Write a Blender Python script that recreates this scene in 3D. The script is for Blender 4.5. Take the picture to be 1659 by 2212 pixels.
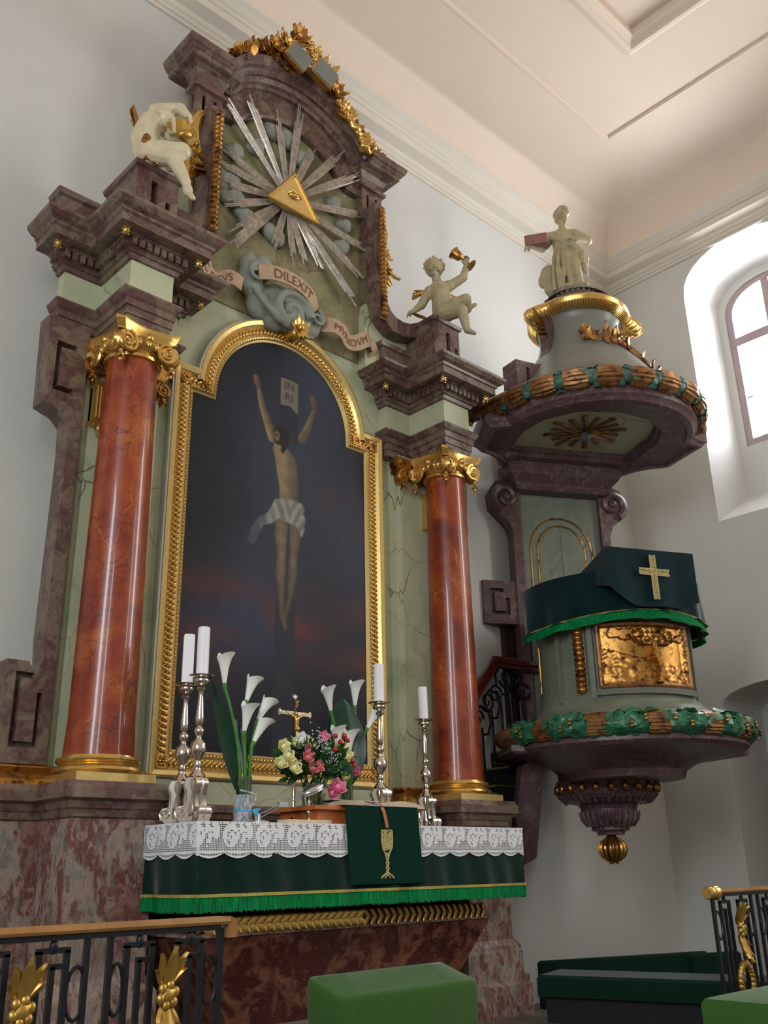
import bpy, math, random
from mathutils import Vector as V, Matrix
PI = math.pi
random.seed(7)
for o in list(bpy.data.objects): bpy.data.objects.remove(o)
SC = bpy.context.scene
COL = SC.collection

# ------------------------------------------------------------------ camera
cam_d = bpy.data.cameras.new('camera'); cam = bpy.data.objects.new('camera', cam_d); COL.objects.link(cam)
SC.camera = cam
YAW, PIT, ROL, FPX = math.radians(43.651), math.radians(20.909), math.radians(-1.1798), 2026.67
_f = V((math.sin(YAW)*math.cos(PIT), math.cos(YAW)*math.cos(PIT), math.sin(PIT)))
_r = V((math.cos(YAW), -math.sin(YAW), 0)); _u = _r.cross(_f)
_r2 = math.cos(ROL)*_r + math.sin(ROL)*_u; _u2 = -math.sin(ROL)*_r + math.cos(ROL)*_u
cam.matrix_world = Matrix(((_r2.x, _u2.x, -_f.x, 0), (_r2.y, _u2.y, -_f.y, 0), (_r2.z, _u2.z, -_f.z, 1.6), (0, 0, 0, 1)))
cam_d.sensor_fit = 'VERTICAL'; cam_d.sensor_height = 36.0; cam_d.sensor_width = 27.0
cam_d.lens = 36.0*FPX/2212.0
cam_d.clip_start = 0.05; cam_d.clip_end = 200

# ------------------------------------------------------------------ world, sun, window light, exposure
SC.view_settings.view_transform = 'Standard'; SC.view_settings.look = 'None'
SC.view_settings.exposure = 0.0; SC.view_settings.gamma = 1.0; SC.view_settings.use_curve_mapping = False
w = bpy.data.worlds.new('sky'); SC.world = w; w.use_nodes = True
bg = w.node_tree.nodes['Background']; bg.inputs[0].default_value = (0.86, 0.93, 1.0, 1); bg.inputs[1].default_value = 1.6

def sunlamp():
    d = bpy.data.lights.new('sun', 'SUN'); d.energy = 7.0; d.angle = 0.02; d.color = (1.0, 0.93, 0.82)
    o = bpy.data.objects.new('sun', d); COL.objects.link(o)
    o.rotation_euler = V((-0.26, 1.0, -0.42)).to_track_quat('-Z', 'Y').to_euler()
sunlamp()
def window_light(name, loc, direction, sx, sy, power, color=(0.93, 0.97, 1.0)):
    d = bpy.data.lights.new(name, 'AREA'); d.shape = 'RECTANGLE'; d.size = sx; d.size_y = sy; d.energy = power; d.color = color
    o = bpy.data.objects.new(name, d); COL.objects.link(o); o.location = loc
    o.rotation_euler = V(direction).to_track_quat('-Z', 'Y').to_euler()
    return o
# daylight of the nave windows (all in real openings of the walls, outside the picture except the first)
window_light('daylight_altar_window', (11.3, 4.0, 7.6), (-1, 0, -0.2), 1.4, 2.4, 640)
window_light('daylight_right', (10.3, -0.2, 6.2), (-1, 0, -.2), 1.3, 4.6, 260, (1.0, .97, .92))
window_light('daylight_right_rear', (10.3, -4.8, 6.4), (-1, 0, -.1), 1.3, 4.6, 150, (1.0, .97, .92))
window_light('daylight_left', (-3.1, 0.6, 5.0), (1, 0, -.15), 1.3, 3.8, 270, (.88, .94, 1.0))
window_light('daylight_left_rear', (-3.1, -3.6, 5.0), (1, 0, -.1), 1.3, 3.8, 200, (.88, .94, 1.0))

# ------------------------------------------------------------------ helpers
def lin(c):
    return tuple(((v/255)/12.92 if v/255 <= 0.04045 else ((v/255+0.055)/1.055)**2.4) for v in c) + (1.0,)

class MB:
    def __init__(s): s.v = []; s.f = []
    def add(s, vs, fs):
        n = len(s.v); s.v += [tuple(v) for v in vs]; s.f += [tuple(i+n for i in f) for f in fs]; return s
    def box(s, x0, x1, y0, y1, z0, z1):
        return s.add([(x0,y0,z0),(x1,y0,z0),(x1,y1,z0),(x0,y1,z0),(x0,y0,z1),(x1,y0,z1),(x1,y1,z1),(x0,y1,z1)],
                     [(3,2,1,0),(4,5,6,7),(0,1,5,4),(1,2,6,5),(2,3,7,6),(3,0,4,7)])
    def loft(s, rings, close=True, cap=True, loop=False):
        n = len(rings[0]); b = len(s.v)
        for r in rings: s.v += [tuple(p) for p in r]
        m = len(rings)
        for i in range(m if loop else m-1):
            for j in range(n if close else n-1):
                k = (j+1) % n; i2 = (i+1) % m
                s.f.append((b+i*n+j, b+i*n+k, b+i2*n+k, b+i2*n+j))
        if cap and not loop:
            s.f.append(tuple(b+j for j in reversed(range(n)))); s.f.append(tuple(b+(m-1)*n+j for j in range(n)))
        return s
    def lathe(s, prof, c=(0,0,0), n=24, M=None, a0=0, a1=2*PI, sq=None):
        full = abs(a1-a0-2*PI) < 1e-6; rings = []
        k = n if full else n+1
        for r, z in prof:
            ring = []
            for i in range(k):
                a = a0+(a1-a0)*i/n
                p = V((r*math.cos(a), r*math.sin(a), z))
                if M: p = M @ p
                ring.append((p.x+c[0], p.y+c[1], p.z+c[2]))
            rings.append(ring)
        return s.loft(rings, close=full, cap=full)
    def tube(s, pts, rad, n=8, cap=True, loop=False, flat=1.0):
        pts = [V(p) for p in pts]; m = len(pts)
        if not hasattr(rad, '__len__'): rad = [rad]*m
        rings = []; up = None
        for i, p in enumerate(pts):
            if loop: t = pts[(i+1) % m]-pts[(i-1) % m]
            else: t = pts[min(i+1, m-1)]-pts[max(i-1, 0)]
            if t.length < 1e-9: t = V((0,0,1))
            t.normalize()
            if up is None: up = t.orthogonal().normalized() if abs(t.y) > 0.9 else t.cross(V((0,1,0))).normalized()
            up = (up - t*up.dot(t))
            if up.length < 1e-6: up = t.orthogonal()
            up.normalize(); b = t.cross(up)
            rings.append([p+(up*math.cos(2*PI*j/n)+b*math.sin(2*PI*j/n)*flat)*rad[i] for j in range(n)])
        return s.loft(rings, cap=cap, loop=loop)
    def ell(s, c, r, M=None, nu=12, nv=8):
        if not hasattr(r, '__len__'): r = (r, r, r)
        vs = []; fs = []
        for i in range(nv+1):
            t = PI*i/nv
            for j in range(nu):
                a = 2*PI*j/nu
                p = V((r[0]*math.sin(t)*math.cos(a), r[1]*math.sin(t)*math.sin(a), r[2]*math.cos(t)))
                if M: p = M @ p
                vs.append(p+V(c))
        for i in range(nv):
            for j in range(nu):
                k = (j+1) % nu; fs.append((i*nu+j, (i+1)*nu+j, (i+1)*nu+k, i*nu+k))
        return s.add(vs, fs)
    def prism(s, poly, y0, y1, axis='y'):
        def P(a, b, d): return {'y': (a, d, b), 'x': (d, a, b), 'z': (a, b, d)}[axis]
        return s.loft([[P(a, b, y0) for a, b in poly], [P(a, b, y1) for a, b in poly]])
    def cap_(s, p0, p1, r0, r1, n=10):
        p0 = V(p0); p1 = V(p1); d = p1-p0; L = d.length
        if L < 1e-6: return s.ell(p0, r0)
        M = d.to_track_quat('Z', 'Y').to_matrix(); prof = []
        for i in range(5): a = -PI/2+PI/2*i/4; prof.append((max(r0*math.cos(a), 1e-4), r0*math.sin(a)))
        for i in range(5): a = PI/2*i/4; prof.append((max(r1*math.cos(a), 1e-4), L+r1*math.sin(a)))
        return s.lathe(prof, p0, n, M)
    def leaf(s, p, d, nrm, L, W, curl=0.2, th=0.006, n=5, lobes=0):
        p = V(p); d = V(d).normalized(); nrm = V(nrm); nrm = (nrm-d*nrm.dot(d)).normalized(); sd = d.cross(nrm)
        rings = []
        for i in range(n+1):
            t = i/n; wdt = W*0.5*math.sin(PI*(0.12+0.86*t)**0.9)**0.72
            if lobes and i % 2: wdt *= 0.72
            q = p+d*(L*t)+nrm*(curl*L*t*t)
            rings.append([q-sd*wdt+nrm*(wdt*0.35), q+nrm*th, q+sd*wdt+nrm*(wdt*0.35), q-nrm*th])
        return s.loft(rings)
    def xf(s, M): s.v = [tuple(M @ V(p)) for p in s.v]; return s
    def join(s, o): return s.add(o.v, o.f)

def props(o, label=None, cat=None, group=None, kind=None):
    if label: o['label'] = label
    if cat: o['category'] = cat
    if group: o['group'] = group
    if kind: o['kind'] = kind
    return o
def wloc(o):
    return V((0,0,0)) if o is None else wloc(o.parent)+o.location
def part(name, mb, mat, parent=None, smooth=False, label=None, kind=None, cat=None, group=None, loc=None):
    """one mesh object; coordinates in mb are world coordinates"""
    base = wloc(parent)
    if parent is None and loc is None and mb.v:
        xs = [p[0] for p in mb.v]; ys = [p[1] for p in mb.v]; zs = [p[2] for p in mb.v]
        loc = ((min(xs)+max(xs))/2, (min(ys)+max(ys))/2, min(zs))
    off = V(loc) if (parent is None) else base
    me = bpy.data.meshes.new(name)
    me.from_pydata([(p[0]-off.x, p[1]-off.y, p[2]-off.z) for p in mb.v], [], mb.f)
    me.validate(); me.update()
    me.materials.append(mat)
    if smooth:
        me.shade_smooth()
        me.set_sharp_from_angle(angle=smooth if isinstance(smooth, float) else 0.75)
    o = bpy.data.objects.new(name, me); COL.objects.link(o)
    if parent is None: o.location = off
    else: o.parent = parent
    return props(o, label, cat, group, kind)
def thing(name, label, cat, loc, group=None):
    o = bpy.data.objects.new(name, None); COL.objects.link(o); o.location = loc; o.empty_display_size = 0.1
    return props(o, label, cat, group)
def struct(name, mb, mat, **k): return part(name, mb, mat, kind='structure', **k)
def dup(root, loc, label, rotz=0.0, scale=1.0):
    def cp(o, par):
        c = o.copy(); COL.objects.link(c); c.parent = par
        for ch in o.children: cp(ch, c)
        return c
    r = cp(root, None); r.location = loc; r.rotation_euler = (0, 0, rotz); r.scale = (scale,)*3; r['label'] = label
    return r
def evaluated(o):
    dg = bpy.context.evaluated_depsgraph_get(); me = bpy.data.meshes.new_from_object(o.evaluated_get(dg))
    return me
def blob(mb, voxel=0.012, smooth=4):
    """fuse overlapping lumps into one continuous skin"""
    me = bpy.data.meshes.new('t'); me.from_pydata(mb.v, [], mb.f); o = bpy.data.objects.new('t', me); COL.objects.link(o)
    m = o.modifiers.new('r', 'REMESH'); m.mode = 'VOXEL'; m.voxel_size = voxel; m.use_smooth_shade = True
    s = o.modifiers.new('s', 'SMOOTH'); s.iterations = smooth; s.factor = 0.5
    r = evaluated(o); out = MB(); out.v = [tuple(v.co) for v in r.vertices]; out.f = [tuple(p.vertices) for p in r.polygons]
    bpy.data.objects.remove(o); bpy.data.meshes.remove(me); bpy.data.meshes.remove(r)
    return out
def cut(mb, cutters):
    me = bpy.data.meshes.new('t'); me.from_pydata(mb.v, [], mb.f); o = bpy.data.objects.new('t', me); COL.objects.link(o); cs = []
    for c in cutters:
        cm = bpy.data.meshes.new('c'); cm.from_pydata(c.v, [], c.f)
        import bmesh
        b = bmesh.new(); b.from_mesh(cm); bmesh.ops.recalc_face_normals(b, faces=b.faces); b.to_mesh(cm); b.free()
        co = bpy.data.objects.new('c', cm); COL.objects.link(co); cs.append(co)
        m = o.modifiers.new('b', 'BOOLEAN'); m.operation = 'DIFFERENCE'; m.solver = 'EXACT'; m.object = co
    r = evaluated(o); out = MB(); out.v = [tuple(v.co) for v in r.vertices]; out.f = [tuple(p.vertices) for p in r.polygons]
    for x in [o]+cs: bpy.data.objects.remove(x)
    return out
def offset(pts, d, closed=False):
    """offset a 2D polyline to its left by d with mitred corners"""
    n = len(pts); out = []
    for i in range(n):
        a = pts[i-1] if (closed or i > 0) else None; b = pts[i]; c = pts[(i+1) % n] if (closed or i < n-1) else None
        def nm(p, q):
            t = (q[0]-p[0], q[1]-p[1]); L = math.hypot(*t) or 1; return (-t[1]/L, t[0]/L)
        if a is None: m = nm(b, c); k = 1
        elif c is None: m = nm(a, b); k = 1
        else:
            n1 = nm(a, b); n2 = nm(b, c); m = (n1[0]+n2[0], n1[1]+n2[1]); L = math.hypot(*m) or 1
            m = (m[0]/L, m[1]/L); k = 1/max(0.3, m[0]*n1[0]+m[1]*n1[1])
        out.append((b[0]+m[0]*d*k, b[1]+m[1]*d*k))
    return out
def sweep(path, prof, plane='xz', closed=False):
    """prof: (offset to the left, third coordinate)"""
    mb = MB(); rings = []
    offs = [(offset(path, d, closed), t) for d, t in prof]
    for i in range(len(path)):
        ring = []
        for pts, t in offs:
            a, b = pts[i]; ring.append((a, t, b) if plane == 'xz' else (a, b, t))
        rings.append(ring)
    return mb.loft(rings, close=True, cap=not closed, loop=closed)
def stack(x0, x1, yf, yb, layers, sides='lrf', mb=None):
    """stacked mouldings round a block: layers of (projection, z)"""
    mb = mb or MB(); rings = []
    for o_, z in layers:
        a = x0-(o_ if 'l' in sides else 0); b = x1+(o_ if 'r' in sides else 0); f = yf-(o_ if 'f' in sides else 0)
        rings.append([(a,f,z),(b,f,z),(b,yb,z),(a,yb,z)])
    return mb.loft(rings)
def arc(cx, cz, r, a0, a1, n, rz=None):
    rz = rz or r
    return [(cx+r*math.cos(math.radians(a0+(a1-a0)*i/n)), cz+rz*math.sin(math.radians(a0+(a1-a0)*i/n))) for i in range(n+1)]
def spiral(c, ax, bx, r0, r1, turns, n, th, flat=1.0, a0=0.0):
    """spiral tube in plane (ax, bx)"""
    pts = []; rr = []
    for i in range(n+1):
        t = i/n; a = a0+turns*2*PI*t; r = r0+(r1-r0)*t
        pts.append(V(c)+V(ax)*(r*math.cos(a))+V(bx)*(r*math.sin(a))); rr.append(th*(1-0.45*t))
    return MB().tube(pts, rr, 6, flat=flat)

# ------------------------------------------------------------------ materials
class NT:
    def __init__(s, name):
        s.m = bpy.data.materials.new(name); s.m.use_nodes = True; s.t = s.m.node_tree; s.n = s.t.nodes; s.l = s.t.links
        s.b = s.n['Principled BSDF']
    def new(s, typ, **k):
        x = s.n.new(typ)
        for a, v in k.items(): setattr(x, a, v)
        return x
    def link(s, a, b): s.l.new(a, b)
    def pos(s, scale=(1,1,1)):
        g = s.new('ShaderNodeNewGeometry'); m = s.new('ShaderNodeMapping'); m.inputs['Scale'].default_value = scale
        s.link(g.outputs['Position'], m.inputs['Vector']); return m.outputs[0]
    def noise(s, vec, scale, detail=4, rough=0.55, dist=0.0):
        x = s.new('ShaderNodeTexNoise'); x.inputs['Scale'].default_value = scale; x.inputs['Detail'].default_value = detail
        x.inputs['Roughness'].default_value = rough; x.inputs['Distortion'].default_value = dist; s.link(vec, x.inputs['Vector']); return x
    def voro(s, vec, scale, feature='F1'):
        x = s.new('ShaderNodeTexVoronoi', feature=feature); x.inputs['Scale'].default_value = scale; s.link(vec, x.inputs['Vector']); return x
    def warp(s, vec, scale, amt):
        nz = s.noise(vec, scale, 3); m = s.new('ShaderNodeVectorMath', operation='MULTIPLY_ADD')
        s.link(nz.outputs['Color'], m.inputs[0]); m.inputs[1].default_value = (amt,)*3; s.link(vec, m.inputs[2]); return m.outputs[0]
    def ramp(s, fac, stops, interp='LINEAR'):
        x = s.new('ShaderNodeValToRGB'); x.color_ramp.interpolation = interp; e = x.color_ramp.elements
        while len(e) > 1: e.remove(e[-1])
        e[0].position = stops[0][0]; e[0].color = stops[0][1] if len(stops[0][1]) == 4 else lin(stops[0][1])
        for p, c in stops[1:]:
            q = e.new(p); q.color = c if len(c) == 4 else lin(c)
        s.link(fac, x.inputs[0]); return x.outputs[0]
    def mix(s, fac, a, b, mode='MIX'):
        x = s.new('ShaderNodeMix', data_type='RGBA', blend_type=mode)
        if hasattr(fac, 'links') or not isinstance(fac, (int, float)): s.link(fac, x.inputs['Factor'])
        else: x.inputs['Factor'].default_value = fac
        for v, i in ((a, 6), (b, 7)):
            if isinstance(v, tuple): x.inputs[i].default_value = v if len(v) == 4 else lin(v)
            else: s.link(v, x.inputs[i])
        return x.outputs[2]
    def bump(s, h, strength=0.2, dist=0.01):
        x = s.new('ShaderNodeBump'); x.inputs['Strength'].default_value = strength; x.inputs['Distance'].default_value = dist
        s.link(h, x.inputs['Height']); s.link(x.outputs[0], s.b.inputs['Normal'])
    def fin(s, color=None, rough=0.5, metal=0.0, coat=0.0, spec=None, sheen=0.0):
        if color is not None:
            if isinstance(color, tuple): s.b.inputs['Base Color'].default_value = color if len(color) == 4 else lin(color)
            else: s.link(color, s.b.inputs['Base Color'])
        s.b.inputs['Roughness'].default_value = rough; s.b.inputs['Metallic'].default_value = metal
        s.b.inputs['Coat Weight'].default_value = coat; s.b.inputs['Coat Roughness'].default_value = 0.05
        if spec is not None: s.b.inputs['Specular IOR Level'].default_value = spec
        if sheen: s.b.inputs['Sheen Weight'].default_value = sheen; s.b.inputs['Sheen Roughness'].default_value = 0.4
        return s.m

W4 = (1,1,1,1); B4 = (0,0,0,1)
def m_plain(name, rgb, rough=0.5, metal=0.0, var=0.12, scale=12, bump=0.0, stretch=(1,1,1), **k):
    t = NT(name); p = t.pos(stretch); nz = t.noise(p, scale, 5)
    a = lin(rgb); d = tuple(v*(1-var) for v in a[:3])+(1,); h = tuple(min(1, v*(1+var)) for v in a[:3])+(1,)
    c = t.ramp(nz.outputs['Fac'], [(0.3, d), (0.7, h)])
    if bump: t.bump(nz.outputs['Fac'], bump, 0.01)
    return t.fin(c, rough, metal, **k)
def m_marble(name, cols, scale, rough, vein=None, veinw=0.04, stretch=(1,1,1), coat=0.0, vscale=6, patch=0.5):
    t = NT(name); p = t.pos(stretch); q = t.warp(p, scale*0.8, 0.5/scale)
    n1 = t.noise(q, scale, 7, 0.62, 0.6); n = len(cols)
    c = t.ramp(n1.outputs['Fac'], [(0.28+0.44*i/(n-1), x) for i, x in enumerate(cols)])
    for k, x in enumerate(cols[::-1][:3]):      # irregular blotches
        mp = t.new('ShaderNodeVectorMath', operation='ADD'); t.link(t.warp(p, scale*2.6, 0.22/scale), mp.inputs[0]); mp.inputs[1].default_value = (7.3*k+3, 2.1*k, 5.7*k)
        b = t.noise(mp.outputs[0], scale*(1.5+0.7*k), 3, 0.5, 1.2)
        c = t.mix(t.ramp(b.outputs['Fac'], [(0.60-0.12*patch, B4), (0.66-0.12*patch, tuple([min(1, patch*1.5)]*3)+(1,))]), c, x)
    if vein:
        e = t.voro(t.warp(p, vscale*0.7, 0.55/vscale), vscale, 'DISTANCE_TO_EDGE')
        f = t.ramp(e.outputs['Distance'], [(0.0, W4), (veinw, B4)])
        sm = t.noise(p, vscale*0.8, 2); f2 = t.mix(1.0, f, t.ramp(sm.outputs['Fac'], [(0.42, B4), (0.62, W4)]), 'MULTIPLY')
        c = t.mix(f2, c, vein)
    return t.fin(c, rough, 0, coat)

M = {}
def m_plaster(name, rgb, var=0.035):
    t = NT(name); p = t.pos(); a = t.noise(p, 0.8, 4); b = t.noise(p, 45, 3)
    x = lin(rgb); c = t.ramp(a.outputs['Fac'], [(0.3, tuple(v*(1-var*2) for v in x[:3])+(1,)), (0.7, x)])
    t.bump(t.mix(0.3, a.outputs['Fac'], b.outputs['Fac']), 0.25, 0.01); return t.fin(c, 0.9, 0, spec=0.2)
M['wall'] = m_plaster('white_plaster', (209, 207, 201))
M['ceil'] = m_plaster('ceiling_plaster', (227, 208, 190), 0.02)
M['stucco'] = m_plaster('stucco_moulding', (220, 210, 196), 0.02)
M['floor'] = m_marble('stone_floor', [(84,74,64),(112,102,90),(96,86,76)], 1.4, 0.45, (60,52,46))
M['purple'] = m_marble('purple_marbling', [(86,60,58),(104,76,70),(84,56,54),(120,106,88),(112,84,76),(78,50,50)], 4.2, 0.36, (60,32,36), 0.02, patch=0.35)
M['purple_p'] = m_marble('pulpit_purple_marbling', [(70,50,50),(98,72,74),(84,58,62),(120,100,94)], 5.5, 0.4, (60,40,50), 0.03)
M['pedestal'] = m_marble('mottled_red_marbling', [(112,66,60),(140,104,94),(98,58,54),(158,138,124),(120,116,108),(106,60,56)], 4.6, 0.36, None, stretch=(1.3,1.3,0.75), patch=0.45)
M['redmarble'] = m_marble('dark_red_marbling', [(60,26,22),(84,38,30),(66,28,24),(130,84,64),(96,44,34),(50,20,20)], 4.4, 0.38, None, patch=0.3)
M['green'] = m_marble('grey_green_marbling', [(150,156,124),(174,180,148),(184,184,152),(156,160,126)], 2.2, 0.42, (92,84,62), 0.012, vscale=1.8, patch=0.12)
M['green_a'] = m_marble('olive_green_marbling', [(104,100,68),(126,122,84),(140,132,98),(108,92,66)], 2.8, 0.48, (96,76,52), 0.010, vscale=2.2, patch=0.28)
M['green_p'] = m_marble('pulpit_green_marbling', [(92,100,84),(120,124,106),(104,112,96),(132,122,110)], 4.0, 0.4, None, patch=0.3)
M['greyblue'] = m_plain('grey_blue_paint', (120,122,114), 0.35, var=0.1, scale=4)
def col_mat():
    t = NT('red_column_marbling'); p = t.pos(); q = t.warp(p, 4, 0.12)
    n1 = t.noise(q, 3.6, 6, 0.6, 0.5)
    c = t.ramp(n1.outputs['Fac'], [(0.28,(92,26,8)),(0.45,(134,46,14)),(0.58,(150,64,20)),(0.72,(172,98,34)),(0.82,(128,48,14))])
    e = t.voro(t.warp(p, 9, 0.06), 11, 'DISTANCE_TO_EDGE'); f = t.ramp(e.outputs['Distance'], [(0, W4), (0.05, B4)])
    g = t.noise(p, 5, 2); f = t.mix(1.0, f, t.ramp(g.outputs['Fac'], [(0.4,B4),(0.65,W4)]), 'MULTIPLY')
    c = t.mix(f, c, (74,22,18))
    m2 = t.warp(t.pos((1.6,1.6,0.45)), 2.5, 0.5); e2 = t.voro(m2, 1.7, 'DISTANCE_TO_EDGE'); f2 = t.ramp(e2.outputs['Distance'], [(0, (.5,.5,.5,1)), (0.006, B4)])
    c = t.mix(f2, c, (196,140,70)); return t.fin(c, 0.34, 0, 0.4)
M['column'] = col_mat()
def m_gold(name, rgb, rough, worn=None, scale=30, wornlo=0.55):
    t = NT(name); p = t.pos(); n = t.noise(p, scale, 6, 0.65); c = t.ramp(n.outputs['Fac'], [(0.3, tuple(v*0.8 for v in lin(rgb)[:3])+(1,)), (0.7, lin(rgb))])
    if worn:
        k = t.noise(p, scale*0.5, 5, 0.7); c = t.mix(t.ramp(k.outputs['Fac'], [(wornlo, B4), (wornlo+0.12, W4)]), c, worn)
    t.bump(n.outputs['Fac'], 0.25, 0.004); return t.fin(c, rough, 0.85)
M['gold'] = m_gold('gilding', (224,182,104), 0.27)
M['goldflat'] = m_gold('pale_gilding', (230,200,132), 0.36)
M['goldold'] = m_gold('worn_gilding', (190,138,68), 0.34, (84,50,32), wornlo=.5)
M['goldstat'] = m_gold('dull_gilding', (196,158,80), 0.4, (140,104,60), wornlo=0.62)
M['bronze'] = m_gold('copper_toned_gilding', (158,112,66), 0.42, (88,56,46), wornlo=0.5)
M['bronze'].node_tree.nodes['Principled BSDF'].inputs['Metallic'].default_value = 0.65
M['rayside'] = m_plain('tarnished_silver_leaf', (196,184,172), 0.36, 0.45, var=0.3, scale=25, bump=0.3)
M['silver'] = m_plain('polished_silver', (214,204,196), 0.14, 1.0, var=0.05, scale=6)
M['chrome'] = m_plain('brushed_steel', (200,202,204), 0.25, 0.9, var=0.05)
M['cloud'] = m_plain('grey_cloud_paint', (132,136,124), 0.55, var=0.12, scale=5)
M['statue'] = m_plain('ivory_paint', (206,192,158), 0.36, var=0.1, scale=9)
M['statue_d'] = m_plain('dusty_ivory_paint', (172,158,124), 0.5, var=0.18, scale=10)
M['banner'] = m_plain('parchment_paint', (178,150,122), 0.5, var=0.12)
M['ink'] = m_plain('brown_lettering', (112,62,36), 0.5)
M['velvet'] = m_plain('dark_green_velvet', (8,38,30), 0.75, var=0.3, scale=5, sheen=0.35, spec=0.1)
M['velvet_p'] = m_plain('deep_teal_velvet', (6,34,38), 0.75, var=0.25, scale=5, sheen=0.4, spec=0.1)
M['greencloth'] = m_plain('green_cloth', (8,46,36), 0.85, var=0.15, scale=40, spec=0.1)
M['fringe'] = m_plain('bright_green_fringe', (0,118,62), 0.7, var=0.6, scale=140, spec=0.15, stretch=(1,1,.06), bump=.6)
M['trimgold'] = m_plain('gold_braid', (176,158,80), 0.5, 0.3, var=0.3, scale=120, bump=0.4)
M['embroid'] = m_plain('beige_embroidery', (186,168,112), 0.7, var=0.35, scale=90, bump=0.5)
M['lace'] = m_plain('white_cotton_lace', (226,226,228), 0.85, var=0.04, spec=0.1)
M['wax'] = m_plain('white_wax', (236,234,236), 0.45, var=0.02)
M['wood'] = m_plain('orange_wood', (176,98,44), 0.4, var=0.2, scale=8)
M['darkwood'] = m_plain('dark_brown_wood', (62,38,32), 0.5, var=0.25, scale=6)
M['handrail'] = m_plain('polished_red_wood', (92,32,26), 0.2, var=0.2, scale=8, coat=0.6)
M['railwood'] = m_plain('brown_rail_wood', (150,106,56), 0.35, var=0.2, scale=10)
M['iron'] = m_plain('black_iron', (22,24,30), 0.45, 0.3, var=0.2)
M['paper'] = m_plain('aged_paper', (206,186,160), 0.8, var=0.1, scale=30)
M['white'] = m_plain('white_petal', (238,240,232), 0.45, var=0.03)
M['cream'] = m_plain('cream_petal', (238,232,172), 0.55, var=0.06)
M['pink'] = m_plain('pink_petal', (226,128,158), 0.55, var=0.12, scale=40)
M['coral'] = m_plain('coral_pink_petal', (218,124,134), 0.55, var=0.25, scale=60)
M['berry'] = m_plain('red_berry', (176,34,28), 0.3)
M['leaf'] = m_plain('leaf_green', (40,84,34), 0.5, var=0.3, scale=25)
M['stemg'] = m_plain('stem_green', (70,128,52), 0.45, var=0.15)
M['darkleaf'] = m_plain('glossy_dark_leaf', (18,58,36), 0.25, var=0.25, scale=10)
M['garland'] = m_plain('painted_green_leaves', (42,104,72), 0.34, var=0.55, scale=14)
M['garland_c'] = m_plain('dusty_green_leaves', (66,106,92), 0.45, var=0.3, scale=9)
M['stoolg'] = m_plain('green_felt', (58,92,40), 0.9, var=0.12, scale=60, sheen=0.3, spec=0.1)
M['benchg'] = m_plain('dark_green_felt', (14,42,28), 0.9, var=0.12, scale=50, sheen=0.2, spec=0.1)
M['black'] = m_plain('plain_black_and_shade', (14,14,16), 0.8)  # plain black of folder and wicks, also the painted shade under the bench
M['stairs'] = m_plain('dark_green_stair_carpet', (14,24,18), 0.85)
M['windowwood'] = m_plain('grey_lilac_window_paint', (168,148,150), 0.5, var=0.06)
M['redpaint'] = m_plain('faded_red_paint', (140,84,70), 0.5)
M['ribbon'] = m_plain('blue_ribbon', (60,170,210), 0.4)
M['grape'] = M['gold']
def m_clear(name, rgb, fac, rough=0.05):
    t = NT(name); tr = t.new('ShaderNodeBsdfTransparent'); tr.inputs[0].default_value = lin(rgb); gl = t.new('ShaderNodeBsdfGlossy'); gl.inputs['Roughness'].default_value = rough
    nz = t.noise(t.pos(), 10, 2); fr = t.new('ShaderNodeLayerWeight'); fr.inputs[0].default_value = 0.35
    ad = t.new('ShaderNodeMath', operation='MULTIPLY_ADD'); t.link(fr.outputs['Facing'], ad.inputs[0]); ad.inputs[1].default_value = 0.5; ad.inputs[2].default_value = fac
    mx = t.new('ShaderNodeMixShader'); t.link(ad.outputs[0], mx.inputs[0]); t.link(tr.outputs[0], mx.inputs[1]); t.link(gl.outputs[0], mx.inputs[2])
    t.link(mx.outputs[0], t.n['Material Output'].inputs[0]); return t.m
M['glass'] = m_clear('vase_glass', (222,236,226), 0.08)
M['pane'] = m_clear('window_glass', (250,252,255), 0.03)
def m_tulle():
    t = NT('white_tulle'); tr = t.new('ShaderNodeBsdfTransparent'); df = t.new('ShaderNodeBsdfDiffuse'); df.inputs[0].default_value = lin((226,226,236))
    nz = t.noise(t.pos((1,1,0.4)), 60, 4); mx = t.new('ShaderNodeMixShader'); t.link(t.ramp(nz.outputs['Fac'], [(0.35,(0.22,)*3+(1,)),(0.65,(0.6,)*3+(1,))]), mx.inputs[0])
    t.link(tr.outputs[0], mx.inputs[1]); t.link(df.outputs[0], mx.inputs[2]); t.link(mx.outputs[0], t.n['Material Output'].inputs[0]); return t.m
M['tulle'] = m_tulle()
def m_attr(name, rough=0.4, coat=0.3):
    t = NT(name); a = t.new('ShaderNodeAttribute'); a.attribute_name = 'Col'; nz = t.noise(t.pos(), 60, 4)
    t.bump(nz.outputs['Fac'], 0.08, 0.003); return t.fin(a.outputs['Color'], rough, 0, coat)
M['canvas'] = m_attr('oil_painting', 0.55, 0.0)
M['canvas'].node_tree.nodes['Principled BSDF'].inputs['Specular IOR Level'].default_value = 0.25

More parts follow.
